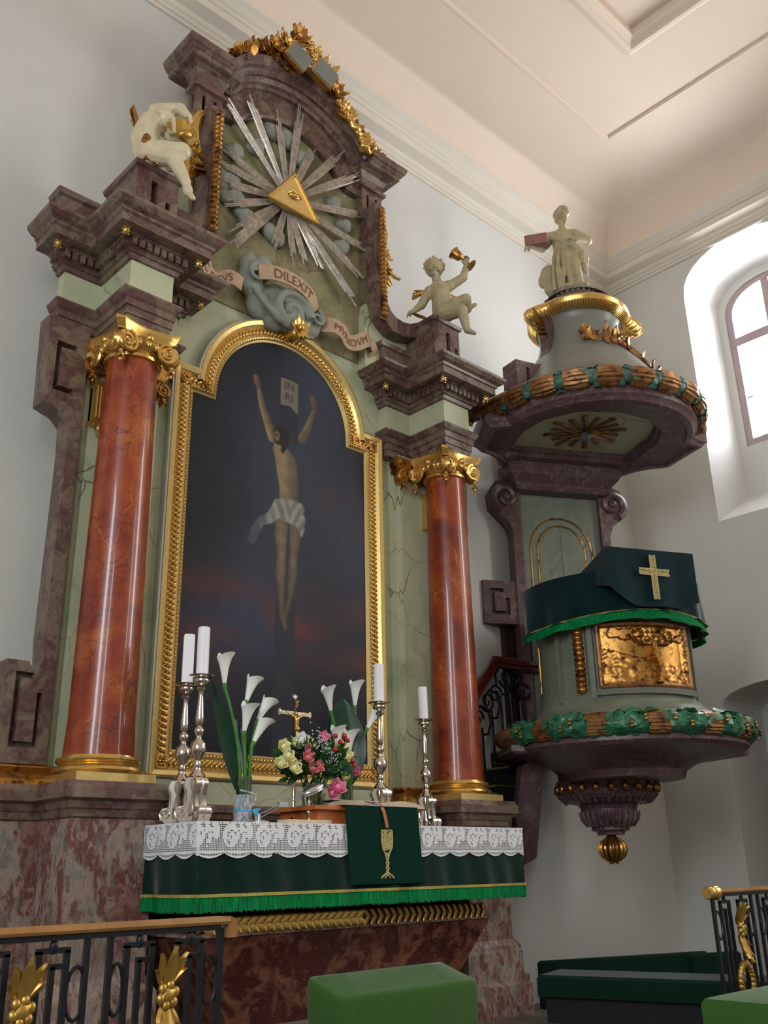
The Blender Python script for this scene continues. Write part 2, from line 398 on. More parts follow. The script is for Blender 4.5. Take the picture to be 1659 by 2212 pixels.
# ================================================================== THE ROOM
YB, XR, XL, YN, ZC = 6.0, 10.1, -3.2, -8.5, 10.05      # back wall, right wall, left wall, nave end, ceiling
struct('wall_back', MB().box(XL-1, XR+1.2, YB, YB+0.8, -0.2, 11), M['wall'])
def yzloft(a, xa, b, xb):
    return MB().loft([[(xa, y, z) for y, z in a], [(xb, y, z) for y, z in b]])
def win_outline(y0, y1, z0, zs, rise, n=14):
    c = (y0+y1)/2; r = (y1-y0)/2
    return [(y0, z0), (y1, z0)]+[(c+r*math.cos(PI*i/n), zs+rise*math.sin(PI*i/n)**0.85) for i in range(n+1)]
wr = MB().box(XR, XR+1.1, YN, YB, -0.2, 11)
cuts = [yzloft(win_outline(3.22, 4.84, 5.38, 8.50, 0.58), XR-0.02, win_outline(3.36, 4.70, 5.80, 8.36, 0.50), XR+0.58),
        yzloft(win_outline(3.44, 4.60, 6.46, 8.30, 0.44), XR+0.5, win_outline(3.44, 4.60, 6.46, 8.30, 0.44), XR+1.2)]
ni = [(3.55, 0.45), (5.12, 0.45)]+[(4.335+0.785*math.cos(PI*i/12), 3.28+0.20*math.sin(PI*i/12)) for i in range(13)]
cuts.append(yzloft(ni, XR-0.02, ni, XR+0.92))
for yc in (-0.2, -4.8): cuts.append(MB().box(XR-0.1, XR+1.3, yc-0.85, yc+0.85, 3.9, 8.9))
struct('wall_right', cut(wr, cuts), M['wall'])
wl = MB().box(XL-1.1, XL, YN, YB, -0.2, 11)
struct('wall_left', cut(wl, [MB().box(XL-1.3, XL+0.1, yc-0.85, yc+0.85, 3.0, 7.0) for yc in (0.6, -3.6)]), M['wall'])
struct('wall_light_stop', MB().box(XL-1.1, XR+1.1, YN-0.6, YN, -0.2, 11), M['wall'])  # unseen wall added to keep sky light from entering at the nave end
fl = MB().box(XL-1, XR+1.1, YN, 2.3, -0.2, 0.0); fl.box(XL-1, XR+1.1, 2.3, YB, -0.2, 0.45); fl.box(2.7, 6.3, 4.15, YB, 0.45, 0.6)
struct('floor', fl, M['floor'])
# ceiling: flat field, recessed panel, cove
ce = MB().box(XL-1, XR+1.1, YN, YB+0.8, ZC+0.14, ZC+0.4)
path = [(XL+1.6, 2.0), (XL+1.6, YN)]
def frame_slab(x0, x1, y0, y1, X0, X1, Y0, Y1, z0, z1, mb):
    mb.box(X0, X1, y1, Y1, z0, z1); mb.box(X0, X1, Y0, y0, z0, z1); mb.box(X0, x0, y0, y1, z0, z1); mb.box(x1, X1, y0, y1, z0, z1); return mb
frame_slab(XL+1.6, 8.48, YN+1.5, 4.71, XL-1, XR+1.1, YN, YB+0.8, ZC, ZC+0.2, ce)
frame_slab(XL+2.6, 7.48, YN+2.5, 3.73, XL+1.55, 8.53, YN+1.45, 4.76, ZC+0.022, ZC+0.2, ce)
struct('ceiling', ce, M['ceil'])
rect = lambda x0, x1, y0, y1: [(x0, y0), (x1, y0), (x1, y1), (x0, y1)]
struct('trim_1', sweep(rect(XL+2.6, 7.48, YN+2.5, 3.73), [(-0.10, ZC+0.03), (-0.10, ZC-0.0), (-0.06, ZC-0.02), (-0.02, ZC-0.02), (0.0, ZC+0.01), (0.03, ZC+0.03), (0.07, ZC+0.05), (0.07, ZC+0.15), (-0.10, ZC+0.15)], 'xy', True), M['ceil'])
struct('trim_2', sweep(rect(XL+1.6, 8.48, YN+1.5, 4.71), [(-0.03, ZC+0.01), (-0.03, ZC-0.012), (0.0, ZC-0.012), (0.012, ZC+0.01), (0.012, ZC+0.05), (-0.03, ZC+0.05)], 'xy', True), M['ceil'])
cp = [(XR, YN), (XR, YB), (XL, YB), (XL, YN)]
cove = [(0.0, 9.44), (0.34, 9.44)]+[(0.34+0.72*(1-math.cos(PI/2*i/10)), 9.44+(ZC-9.44)*math.sin(PI/2*i/10)) for i in range(1, 11)]+[(0.9, ZC+0.1), (0.0, ZC+0.1)]
cove = [(0.0, 9.44), (0.33, 9.44)]+[(0.33+0.95*(i/12)**1.6, 9.44+(ZC-9.44)*(1-(1-i/12)**1.9)) for i in range(1, 13)]+[(1.1, ZC+0.1), (0.0, ZC+0.1)]
struct('trim_3', sweep(cp, cove, 'xy'), M['ceil'], smooth=0.9)
corn = [(0, 9.04), (0.025, 9.04), (0.025, 9.08), (0.045, 9.085), (0.045, 9.12), (0.07, 9.135), (0.085, 9.16), (0.085, 9.175), (0.11, 9.18), (0.20, 9.20), (0.20, 9.285), (0.225, 9.295), (0.235, 9.315),
        (0.26, 9.33), (0.30, 9.37), (0.345, 9.40), (0.345, 9.455), (0, 9.455)]
struct('trim_4', sweep(cp, corn, 'xy'), M['stucco'])
# window 1 : joinery in the splayed opening
wx = XR+0.60
t = MB(); o1 = win_outline(3.44, 4.60, 6.46, 8.30, 0.44); o2 = win_outline(3.53, 4.51, 6.55, 8.28, 0.38)
t.loft([[(wx, y, z) for y, z in o1], [(wx+0.09, y, z) for y, z in o1], [(wx+0.09, y, z) for y, z in o2], [(wx, y, z) for y, z in o2]], loop=True, cap=False)
win = part('window_1', t, M['windowwood'], kind='structure')
part('mullion', MB().box(wx+0.01, wx+0.08, 3.97, 4.07, 6.5, 8.69), M['windowwood'], win)
part('transom', MB().box(wx-0.01, wx+0.08, 3.5, 4.55, 7.86, 7.98), M['windowwood'], win)
part('latch', MB().box(wx-0.04, wx, 4.40, 4.48, 7.08, 7.10), M['windowwood'], win)
for a, b, c, d in ((3.53, 3.97, 6.55, 7.86), (4.07, 4.51, 6.55, 7.86), (3.53, 3.97, 7.98, 8.5), (4.07, 4.51, 7.98, 8.5)):
    part('pane', MB().box(wx+0.04, wx+0.045, a, b, c, d), M['pane'], win)
# niche with its door
part('door_1', MB().box(XR+0.84, XR+0.9, 3.56, 5.0, 0.46, 3.1), M['darkwood'], kind='structure')
# dark wall passage of the pulpit stair
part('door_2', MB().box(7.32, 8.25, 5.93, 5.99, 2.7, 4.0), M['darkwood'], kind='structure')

# ================================================================== THE RETABLE
AX = 4.21
mx = lambda x: 2*AX-x
RT = thing('altar_retable', 'tall marbled high altar retable with broken entablature and arched pediment against the white wall', 'altar', (AX, 5.6, 0.6))
# green back wall of the retable
low = [(2.44, 0.6), (mx(2.44), 0.6), (mx(2.44), 5.95), (5.22, 5.95), (5.22, 7.7), (5.03, 7.85)]+arc(AX, 7.44, 0.95, 25, 155, 16)+[(3.39, 7.85), (3.20, 7.7), (3.20, 5.95), (2.44, 5.95)]
part('back_panel', MB().prism(low, 5.60, 5.78), M['green'], RT)
part('attic_panel', MB().prism([(3.28, 5.93), (5.14, 5.93), (5.14, 7.8)]+arc(AX, 7.44, 0.72, 20, 160, 14)+[(3.28, 7.8)], 5.585, 5.62), M['green_a'], RT)
# pedestals
for s in (0, 1):
    q = (lambda a, b: (a, b)) if s == 0 else (lambda a, b: (mx(b), mx(a)))
    a, b = q(2.40, 2.91); wa, wb = q(1.93, 3.12)
    lay = [(0.09, 0.45), (0.09, 0.80), (0.05, 0.82), (0.05, 1.02), (0.02, 1.06), (0.0, 1.10), (0, 1.90), (0.015, 1.905), (0.02, 1.94), (0.03, 1.95), (0.04, 1.985), (0.075, 2.0), (0.075, 2.055), (0.06, 2.09)]
    for nm_, A, B, Y in (('pedestal', a, b, 5.0), ('pedestal_wing', wa, wb, 5.40)):
        pd = part(nm_, stack(A, B, Y, 5.62 if Y < 5.2 else 5.60, lay[:7]), M['pedestal'], RT)
        part('cap_moulding', stack(A, B, Y, 5.62 if Y < 5.2 else 5.60, [(0, 1.895)]+lay[7:]), M['purple'], pd)
    # gilded base mouldings of the pilasters
    gl = [(0.07, 2.09), (0.07, 2.125), (0.055, 2.13), (0.06, 2.15), (0.045, 2.165), (0.03, 2.17), (0.045, 2.19), (0.045, 2.20), (0.0, 2.21)]
    a, b = q(2.03, 3.06)
    part('pilaster_base', stack(a, b, 5.46, 5.60, gl), M['goldold'], RT, smooth=0.5)
    a, b = q(2.43, 3.02)
    part('pilaster', stack(a, b, 5.52, 5.62, [(0, 2.2), (0, 5.10)]), M['green'], RT)
    a, b = q(2.50, 2.98)
    part('pilaster_strip', stack(a, b, 5.49, 5.53, [(0, 2.2), (0, 5.10)]), M['green'], RT)
    # side volutes: meander block, narrow strip, upper block
    def P_(pts): return [(x, z) for x, z in pts] if s == 0 else [(mx(x), z) for x, z in pts][::-1]
    blk = MB().prism(P_([(2.12, 2.21), (2.425, 2.21), (2.425, 2.80), (2.42, 4.6), (2.42, 5.15), (2.13, 5.15), (2.15, 4.50), (2.27, 4.46), (2.33, 4.40), (2.34, 4.2), (2.335, 2.95), (2.345, 2.82), (2.32, 2.75), (2.28, 2.76), (2.26, 2.80), (2.13, 2.80)]), 5.44, 5.60)
    gr = [(2.19, 2.30), (2.36, 2.30), (2.36, 2.62), (2.33, 2.62), (2.33, 2.335), (2.225, 2.335), (2.225, 2.70), (2.30, 2.70), (2.30, 2.735), (2.19, 2.735)]
    gr2 = [(2.20, 4.60), (2.34, 4.60), (2.34, 4.64), (2.235, 4.64), (2.235, 4.93), (2.34, 4.93), (2.34, 4.97), (2.20, 4.97)]
    part('side_volute', cut(blk, [MB().prism(P_(gr), 5.40, 5.50), MB().prism(P_(gr2), 5.40, 5.50)]), M['purple'], RT)
    # entablature: projecting block over the column and wider block behind
    arch = [(0, 5.06), (0, 5.12), (0.012, 5.125), (0.012, 5.18), (0.024, 5.185), (0.024, 5.235), (0.04, 5.25), (0.06, 5.285), (0.06, 5.30), (0, 5.305)]
    co = [(0, 5.55), (0.02, 5.555), (0.03, 5.585), (0.05, 5.59), (0.05, 5.605), (0.06, 5.61), (0.06, 5.675), (0.085, 5.68), (0.10, 5.69), (0.185, 5.695), (0.185, 5.755), (0.20, 5.765), (0.205, 5.785), (0.235, 5.80), (0.262, 5.83), (0.265, 5.855), (0, 5.86)]
    for (x0, x1, yf) in ((2.49, 2.82, 5.065), (2.215, 3.115, 5.50)):
        a, b = q(x0, x1)
        en = part('architrave', stack(a, b, yf+0.0, 5.6, arch), M['purple'], RT)
        part('frieze', stack(a, b, yf, 5.6, [(0, 5.30), (0, 5.56)]), M['green'], RT)
        cn = part('cornice', stack(a, b, yf, 5.6, co), M['purple'], RT)
        L = b-a+0.12; n = round(L/0.058); st = L/n
        for i in range(n):
            x = a-0.06+st*(i+0.5)
            part('dentil', MB().box(x-0.018, x+0.018, yf-0.092, yf-0.05, 5.615, 5.672), M['purple'], cn)
        m_ = 8 if yf < 5.2 else 2
        for i in range(m_):
            y = yf-0.03+0.058*i
            for X0, X1 in ((a-0.092, a-0.05), (b+0.05, b+0.092)):
                part('dentil', MB().box(X0, X1, y-0.0, y+0.036, 5.615, 5.672), M['purple'], cn)
        for X in (a-0.12, b+0.12):     # gilt pine cones under the corners
            g = MB()
            g.ell((X, yf-0.12, 5.665), (0.024, 0.024, 0.032))
            for k in range(14):
                an = k*2.4; zz = 5.64+0.05*k/14
                g.ell((X+0.021*math.cos(an), yf-0.12+0.021*math.sin(an), zz), 0.008, nu=6, nv=4)
            part('gilt_cone', g, M['gold'], cn, smooth=True)
    # blocking above the entablature
    def slotblock(x0, x1, y0, y1, z0, z1, slots):
        return cut(MB().box(x0, x1, y0, y1, z0, z1), slots)
    a, b = q(2.50, 2.84)
    fb = stack(a, b, 5.12, 5.6, [(0, 5.86), (0, 6.40), (0.02, 6.41), (0.03, 6.44), (0, 6.46)])
    xs = 2.62 if s == 0 else 5.74
    part('attic_block', cut(fb, [MB().box(xs, xs+0.05, 5.0, 5.20, 5.98, 6.33), MB().box(xs+0.12, xs+0.16, 5.0, 5.20, 5.98, 6.2)]), M['purple'], RT)
    a, b = q(2.10, 3.2)
    part('attic_block', stack(a, b, 5.45, 5.6, [(0, 5.86), (0, 6.12), (0.02, 6.13), (0.03, 6.17), (0, 6.19)]), M['purple'], RT)
    # sweeping scroll between the block and the attic
    outer = [(5.205, 7.62), (5.20, 7.2), (5.185, 6.85), (5.19, 6.66), (5.215, 6.55), (5.26, 6.47), (5.33, 6.43), (5.42, 6.42), (5.51, 6.44), (5.62, 6.50), (5.74, 6.60)]
    inner = [(5.74, 6.40), (5.65, 6.34), (5.52, 6.29), (5.40, 6.26), (5.28, 6.27), (5.18, 6.33), (5.11, 6.42), (5.075, 6.55), (5.07, 6.85), (5.07, 7.62)]
    sc = MB().prism(P_([(mx(x), z) for x, z in outer+inner]), 5.36, 5.62)
    part('attic_scroll', sc, M['purple'], RT)
    fill = [(mx(x), z) for x, z in inner[:8]]+[(mx(5.05), 6.4), (mx(5.05), 5.86), (mx(5.74), 5.86)]
    part('attic_fill', MB().prism(P_(fill), 5.50, 5.62), M['green'], RT)
    # gilt acanthus outside the scroll
    g = MB()
    def gp(x, z, y=5.46): return (mx(x), y, z) if s == 0 else (x, y, z)
    sg = -1 if s == 0 else 1
    g.tube([gp(5.21, 7.58), gp(5.25, 7.50), gp(5.27, 7.38), gp(5.25, 7.26), gp(5.22, 7.18)], [0.012, 0.026, 0.028, 0.022, 0.014])
    for k, (x, z, dx, dz, L, W_) in enumerate(((5.23, 7.16, 0.75, 0.35, 0.09, 0.07), (5.22, 7.12, 0.8, -0.3, 0.13, 0.08), (5.21, 7.06, 0.6, -0.8, 0.16, 0.09), (5.215, 7.02, 0.58, -0.82, 0.25, 0.15), (5.21, 6.98, 0.2, -0.95, 0.12, 0.07))):
        g.leaf(gp(x, z), (sg*dx, -0.3, dz), (0.3*sg, -1, 0.2), L, W_, 0.25, 0.016, n=8)
    g.join(spiral(gp(5.275, 7.15, 5.44), (sg, 0, 0), (0, 0, 1), 0.05, 0.008, 1.6, 24, 0.018)).join(spiral(gp(5.27, 7.03, 5.44), (sg, 0, 0), (0, 0, 1), 0.045, 0.008, 1.5, 24, 0.016))
    g.tube([gp(5.205, 7.60), gp(5.26, 7.54), gp(5.30, 7.42), gp(5.29, 7.30), gp(5.24, 7.20), gp(5.215, 7.10)], [0.016, 0.034, 0.038, 0.032, 0.03, 0.04], flat=0.6)
    g.tube([gp(5.215, 7.05), gp(5.26, 6.95), gp(5.32, 6.88), gp(5.37, 6.85)], [0.055, 0.055, 0.045, 0.02], flat=0.5)
    part('gilt_acanthus', g, M['gold'], RT, smooth=0.6)
    # husk chain on the band
    ch = part('husk_band', MB().box(*( (3.24, 3.32) if s == 0 else (5.10, 5.18)), 5.335, 5.36, 6.32, 7.56), M['purple'], RT)
    for i in range(24):
        z = 6.34+0.05*i; x = 3.28 if s == 0 else 5.14
        part('husk', MB().lathe([(0.002, -0.004), (0.030, 0.006), (0.042, 0.026), (0.036, 0.050), (0.002, 0.056)], (x, 5.335, z), 10), M['goldold'], ch, smooth=True)
    # console and end of the pediment
    a, b = q(3.14, 3.40)
    cs = stack(a, b, 5.48, 5.62, [(-0.03, 7.52), (0, 7.56), (0, 7.62), (0.0, 7.84), (0.03, 7.85), (0.035, 7.88), (0.0, 7.885), (0.0, 7.92), (0.01, 7.97), (0.04, 8.02), (0.09, 8.045), (0.11, 8.05)])
    part('console', cut(cs, [MB().box(a+0.06, a+0.09, 5.4, 5.50, 7.62, 7.79), MB().box(a+0.17, a+0.20, 5.4, 5.50, 7.62, 7.79), MB().box(a-0.1, a+0.015, 5.52, 5.55, 7.62, 7.79)]), M['purple'], RT)
    pl = [(0.11, 8.04), (0.13, 8.045), (0.135, 8.08), (0.155, 8.095), (0.16, 8.11), (0.175, 8.12), (0.19, 8.16), (0.19, 8.185), (0.0, 8.195)]
    sides = 'lf' if s == 0 else 'rf'
    part('pediment_end', stack(a, b, 5.48, 5.75, pl, sides), M['purple'], RT)
    part('attic_band', MB().box(*q(3.20, 3.36), 5.5, 5.62, 7.5, 8.0), M['purple'], RT)
# pediment arch
ar = arc(AX, 7.44, 0.99, 132, 48, 28)
ar = [(3.38, 8.05), (3.46, 8.05)]+[p for p in ar if p[0] > 3.55 and p[0] < mx(3.55)]+[(mx(3.46), 8.05), (mx(3.38), 8.05)]
prof = [(-0.06, 5.60), (-0.06, 5.50), (-0.03, 5.49), (-0.02, 5.46), (0.02, 5.44), (0.02, 5.41), (0.05, 5.40), (0.07, 5.37), (0.075, 5.345), (0.10, 5.335), (0.135, 5.32), (0.145, 5.30), (0.145, 5.75), (-0.06, 5.75)]
part('pediment_arch', sweep(ar, prof), M['purple'], RT, smooth=0.5)
ar2 = [(3.40, 7.93), (3.50, 7.93)]+[p for p in arc(AX, 7.40, 0.86, 130, 50, 24) if 3.62 < p[0] < mx(3.62)]+[(mx(3.50), 7.93), (mx(3.40), 7.93)]
part('pediment_frieze', sweep(ar2, [(-0.17, 5.60), (-0.17, 5.53), (-0.15, 5.51), (-0.12, 5.51), (-0.12, 5.535), (0.12, 5.535), (0.12, 5.6)]), M['purple'], RT)
# predella under the painting
part('predella', stack(3.05, mx(3.05), 5.52, 5.6, [(0.05, 0.6), (0.05, 1.80), (0.02, 1.82), (0, 1.84), (0, 1.93), (0.02, 1.94), (0.03, 1.97), (0.05, 1.98), (0.05, 2.01), (0.02, 2.03)]), M['purple'], RT)
part('predella_band', MB().box(3.10, mx(3.10), 5.54, 5.61, 2.03, 2.2), M['green'], RT)

# ================================================================== COLUMNS
def capital(root, cx, cy, z):     # z = underside of the abacus block
    A = MB(); n = 9; ring = []
    H = 0.252
    for k in range(4):            # concave sides
        a0 = PI/4+PI/2*k; p = V((math.cos(a0), math.sin(a0)))*H*1.32; a1 = a0+PI/2; r = V((math.cos(a1), math.sin(a1)))*H*1.32
        t = V((-math.sin(a0), math.cos(a0)))*0.028
        ring.append(p-t)
        for i in range(n):
            u = i/(n-1); s_ = p+(r-p)*(0.08+0.84*u); nn = (p+r)/2; nn = nn/nn.length
            ring.append(s_-nn*(0.048*(1-(2*u-1)**2)))
    def rg(k, z): return [(cx+p.x*k, cy+p.y*k, z) for p in ring]
    A.loft([rg(0.90, z), rg(0.92, z+0.018), rg(0.96, z+0.028), rg(0.98, z+0.05), rg(1.0, z+0.056), rg(1.0, z+0.080)])
    part('abacus', A, M['gold'], root, smooth=0.6)
    B = MB().lathe([(0.168, z-0.15), (0.19, z-0.145), (0.195, z-0.125), (0.175, z-0.11), (0.17, z-0.09), (0.20, z-0.06), (0.215, z-0.03), (0.20, z)], (cx, cy, 0), 32)
    part('echinus', B, M['gold'], root, smooth=True)
    E_ = MB()
    for k in range(20):
        a = 2*PI*k/20; E_.ell((cx+0.208*math.cos(a), cy+0.208*math.sin(a), z-0.045), (0.02, 0.02, 0.034), nu=8, nv=6)
    part('egg_moulding', E_, M['gold'], root, smooth=True, kind='stuff')
    for k in range(4):
        a = PI/4+PI/2*k; d = V((math.cos(a), math.sin(a), 0)); tn = V((-math.sin(a), math.cos(a), 0)); c = V((cx, cy, z-0.078))+d*0.262
        vb = MB()
        for sd in (-1, 1):
            # each corner carries two scrolls splayed like the flanks of a horn
            t2 = (tn*0.80*sd+d*0.60).normalized(); ax = (d*0.80-tn*0.60*sd).normalized()
            cc = c+tn*0.040*sd-d*0.005
            vb.join(spiral(cc, ax, (0, 0, 1), 0.078, 0.008, 2.2, 44, 0.015, a0=PI*0.55))
            vb.lathe([(0.077, -0.004), (0.077, 0.0), (0.005, 0.004)], cc-t2*0.006, 20, t2.to_track_quat('Z', 'Y').to_matrix())
            vb.ell(cc+t2*0.006, 0.014, nu=8, nv=6)
        vb.lathe([(0.06, -0.035), (0.05, 0), (0.06, 0.035)], c, 18, tn.to_track_quat('Z', 'Y').to_matrix())
        vb.tube([V((cx, cy, z-0.02))+d*0.17, c+V((0, 0, 0.056))-d*0.02], [0.03, 0.028], 8)
        vo = part('volute', vb, M['gold'], root, smooth=0.7)
        tb = MB(); q = c-V((0, 0, 0.07))+d*0.005
        tb.ell(q-V((0,0,0.012)), (0.016,)*3, nu=8, nv=6)
        for j in range(5):
            an = j*2*PI/5; tb.leaf(q-V((0,0,0.02)), (0.35*math.cos(an), 0.35*math.sin(an), -1), (math.cos(an), math.sin(an), 0), 0.06, 0.03, 0.2, 0.005)
        tb.ell(q-V((0,0,0.075)), (0.013, 0.013, 0.02), nu=8, nv=6)
        part('bellflower', tb, M['gold'], vo, smooth=True)
    for k in range(4):
        a = PI/2*k; d = V((math.cos(a), math.sin(a), 0)); sb = MB()
        for sd in (-1, 1):
            tn = V((-math.sin(a), math.cos(a), 0))*sd
            for j in range(3):
                sb.leaf(V((cx, cy, z-0.05-0.012*j))+d*0.20+tn*(0.07+0.03*j), tn+V((0,0,-0.5)), d, 0.07, 0.03, 0.1, 0.006)
        sb.ell(V((cx, cy, z-0.01))+d*0.215, (0.028, 0.028, 0.03)); part('leaf_spray', sb, M['gold'], root, smooth=0.6)
for i, cx in enumerate((2.655, mx(2.655))):
    cy = 5.245
    r = thing('marble_column', ('glossy red marbled column left of the crucifixion painting' if i == 0 else 'glossy red marbled column right of the painting, beside the pulpit'), 'column', (cx, cy, 2.09), 'columns of the altar')
    pr = [(0.195*(1-0.14*(t**1.6)), 2.235+2.665*t) for t in [k/12 for k in range(13)]]
    part('shaft', MB().lathe([(0.206, 2.232), (0.206, 2.245)]+pr[1:], (cx, cy, 0), 64), M['column'], r, smooth=True)
    part('torus', MB().lathe([(0.24, 2.14), (0.255, 2.148), (0.262, 2.163), (0.255, 2.178), (0.238, 2.184), (0.228, 2.188), (0.222, 2.200), (0.228, 2.207), (0.238, 2.212), (0.242, 2.224), (0.236, 2.236), (0.212, 2.24), (0.209, 2.248)], (cx, cy, 0), 64), M['gold'], r, smooth=True)
    part('plinth', MB().box(cx-0.245, cx+0.245, cy-0.245, cy+0.245, 2.09, 2.142), M['goldflat'], r)
    capital(r, cx, cy, 4.985)
# scroll capitals and fluted pendants of the pilasters behind
for s in (0, 1):
    cx = 2.655+0.26 if s == 0 else mx(2.655)-0.26
    for X in (2.46, 3.0) if s == 0 else (mx(3.0), mx(2.46)):
        g = MB(); c = V((X, 5.42, 4.86))
        g.join(spiral(c, (1, 0, 0), (0, 0, 1), 0.062, 0.008, 2.1, 40, 0.013, a0=PI/2)); g.lathe([(0.058, 0), (0.058, 0.07)], c, 18, V((0, 1, 0)).to_track_quat('Z', 'Y').to_matrix())
        g.ell(c-V((0, 0.01, 0)), 0.015)
        for j in range(4): g.leaf(c-V((0, 0.0, 0.065)), (0.4*math.cos(j*1.6), 0.4*math.sin(j*1.6), -1), (math.cos(j*1.6), math.sin(j*1.6), 0), 0.07, 0.035, 0.2)
        g.ell(c-V((0, 0, 0.075)), 0.018)
        part('pilaster_volute', g, M['goldold'], RT, smooth=0.7)
    g = MB(); xa, xb = (2.44, 3.02) if s == 0 else (mx(3.02), mx(2.44))
    g.join(stack(xa, xb, 5.46, 5.55, [(0, 4.90), (0.02, 4.93), (0.01, 4.95), (0.03, 5.0), (0.03, 5.05)]))
    for k in range(9): g.ell((xa+0.06+(xb-xa-0.12)*k/8, 5.445, 4.90), (0.022, 0.02, 0.035))
    part('pilaster_capital', g, M['goldold'], RT, smooth=0.5)
    X = 2.56 if s == 0 else 5.77
    g = stack(X-0.06, X+0.06, 5.43, 5.52, [(0.01, 4.44), (0.012, 4.47), (0, 4.48), (0, 4.73), (0.015, 4.74), (0.015, 4.77)])
    for k in range(5): g.tube([(X-0.048+0.024*k, 5.428, 4.49), (X-0.048+0.024*k, 5.428, 4.73)], 0.0085)
    g.lathe([(0.002, 4.37), (0.02, 4.38), (0.016, 4.40), (0.03, 4.41), (0.03, 4.44)], (X, 5.46, 0), 12)
    part('fluted_pendant', g, M['gold'], RT, smooth=0.5)

# ================================================================== PAINTING AND FRAME
FP = [(3.25, 2.29), (mx(3.25), 2.29), (mx(3.25), 5.12), (4.96, 5.12)]+arc(AX, 5.10, 0.75, 2, 178, 40)+[(mx(4.96), 5.12), (3.25, 5.12)]
PT = thing('altar_painting', 'tall arched oil painting of the crucifixion in a carved gilt frame', 'painting', (AX, 5.6, 2.19))
fr = [(0.085, 5.60), (0.085, 5.575), (0.07, 5.565), (0.062, 5.55), (0.05, 5.545), (0.045, 5.555), (0.03, 5.56), (-0.03, 5.56), (-0.04, 5.55), (-0.055, 5.535), (-0.085, 5.52), (-0.10, 5.525), (-0.10, 5.60)]
part('frame', sweep(FP, fr, closed=True), M['goldflat'], PT)
part('frame_edge', sweep(FP, [(-0.098, 5.60), (-0.098, 5.535), (-0.112, 5.54), (-0.118, 5.56), (-0.118, 5.60)], closed=True), M['chrome'], PT)
def along(path, step, closed=True):
    out = []; n = len(path); acc = 0
    for i in range(n if closed else n-1):
        a = V(path[i]); b = V(path[(i+1) % n]); L = (b-a).length; t = (b-a)/L if L else V((1, 0)); k = step-acc
        while k <= L: out.append((a+t*k, t)); k += step
        acc = L-(k-step)
    return out
g = MB()
for p, t in along(FP, 0.040):
    Mx = Matrix(((t.x, 0, -t.y), (0, 1, 0), (t.y, 0, t.x)))
    R = Matrix.Rotation(math.radians(38), 3, 'Y')
    g.ell((p.x, 5.556, p.y), (0.017, 0.018, 0.036), Mx @ R, nu=8, nv=6)
part('guilloche_beads', g, M['gold'], PT, smooth=True, kind='stuff')
g = MB()
for p, t in along(offset(FP, 0.057, True), 0.028):
    Mx = Matrix(((t.x, 0, -t.y), (0, 1, 0), (t.y, 0, t.x))); g.ell((p.x, 5.546, p.y), (0.010, 0.008, 0.006), Mx, nu=6, nv=4)
for p, t in along(offset(FP, -0.02, True), 0.020): g.ell((p.x, 5.556, p.y), 0.006, nu=6, nv=4)
part('bead_rows', g, M['gold'], PT, smooth=True, kind='stuff')
for x, z in ((3.25, 2.29), (mx(3.25), 2.29), (3.25, 5.12), (mx(3.25), 5.12), (3.44, 5.12), (mx(3.44), 5.12)):
    g = MB().box(x-0.045, x+0.045, 5.54, 5.57, z-0.045, z+0.045)
    for k in range(6): g.ell((x+0.022*math.cos(k*PI/3), 5.538, z+0.022*math.sin(k*PI/3)), (0.013, 0.008, 0.013), nu=8, nv=5)
    g.ell((x, 5.533, z), 0.011); part('corner_rosette', g, M['goldold'], PT, smooth=0.6)
g = MB()
for k in range(10):
    a = k*2*PI/10
    g.leaf((AX+0.02*math.cos(a), 5.40, 5.865+0.02*math.sin(a)), (math.cos(a), -0.15, math.sin(a)*1.25), (0, -1, 0), 0.095 if k % 2 else 0.075, 0.05, 0.25, 0.012)
g.ell((AX, 5.37, 5.865), (0.035, 0.03, 0.035)); g.ell((AX, 5.48, 5.86), (0.06, 0.09, 0.08))
part('keystone_rosette', g, M['gold'], PT, smooth=0.7)
# the picture itself: a flat canvas with painted colours
def sd_seg(px, pz, a, b, ra, rb):
    ax_, az_ = a; bx_, bz_ = b; dx, dz = bx_-ax_, bz_-az_; L2 = dx*dx+dz*dz
    h = max(0, min(1, ((px-ax_)*dx+(pz-az_)*dz)/L2)); qx = px-ax_-dx*h; qz = pz-az_-dz*h; r = ra+(rb-ra)*h
    d = math.hypot(qx, qz); return d-r, (qx*(-dz)+qz*dx)/(math.sqrt(L2)*r+1e-9)
def chain(px, pz, pts):
    best = 9; sh = 0
    for i in range(len(pts)-1):
        d, s_ = sd_seg(px, pz, pts[i][:2], pts[i+1][:2], pts[i][2], pts[i+1][2])
        if d < best: best = d; sh = s_
    return best, sh
LARM = [(3.916,5.371,.028),(3.925,5.335,.032),(3.945,5.298,.020),(3.983,5.145,.033),(4.095,4.888,.045)]
RARM = [(4.515,5.388,.026),(4.522,5.34,.030),(4.531,5.281,.020),(4.469,5.113,.033),(4.401,4.971,.042)]
TORS = [(4.18,4.80,.075),(4.24,4.69,.108),(4.268,4.52,.098),(4.272,4.36,.088)]
LLEG = [(4.21,4.25,.062),(4.200,4.09,.060),(4.212,3.92,.042),(4.205,3.78,.046),(4.216,3.55,.026),(4.231,3.44,.030),(4.256,3.35,.022)]
RLEG = [(4.345,4.25,.060),(4.342,4.09,.056),(4.325,3.92,.040),(4.322,3.78,.042),(4.30,3.57,.026),(4.255,3.44,.028)]
CLOTH = [[(4.163,4.329,.04),(4.27,4.35,.045),(4.38,4.34,.05)],[(4.2,4.27,.06),(4.30,4.26,.07),(4.39,4.25,.055)],[(4.16,4.28,.06),(4.10,4.20,.045),(4.0,4.14,.035),(3.95,4.05,.04),(3.926,3.97,.03)],[(4.36,4.25,.06),(4.40,4.18,.035),(4.405,4.12,.012)]]
from mathutils import noise as NZ
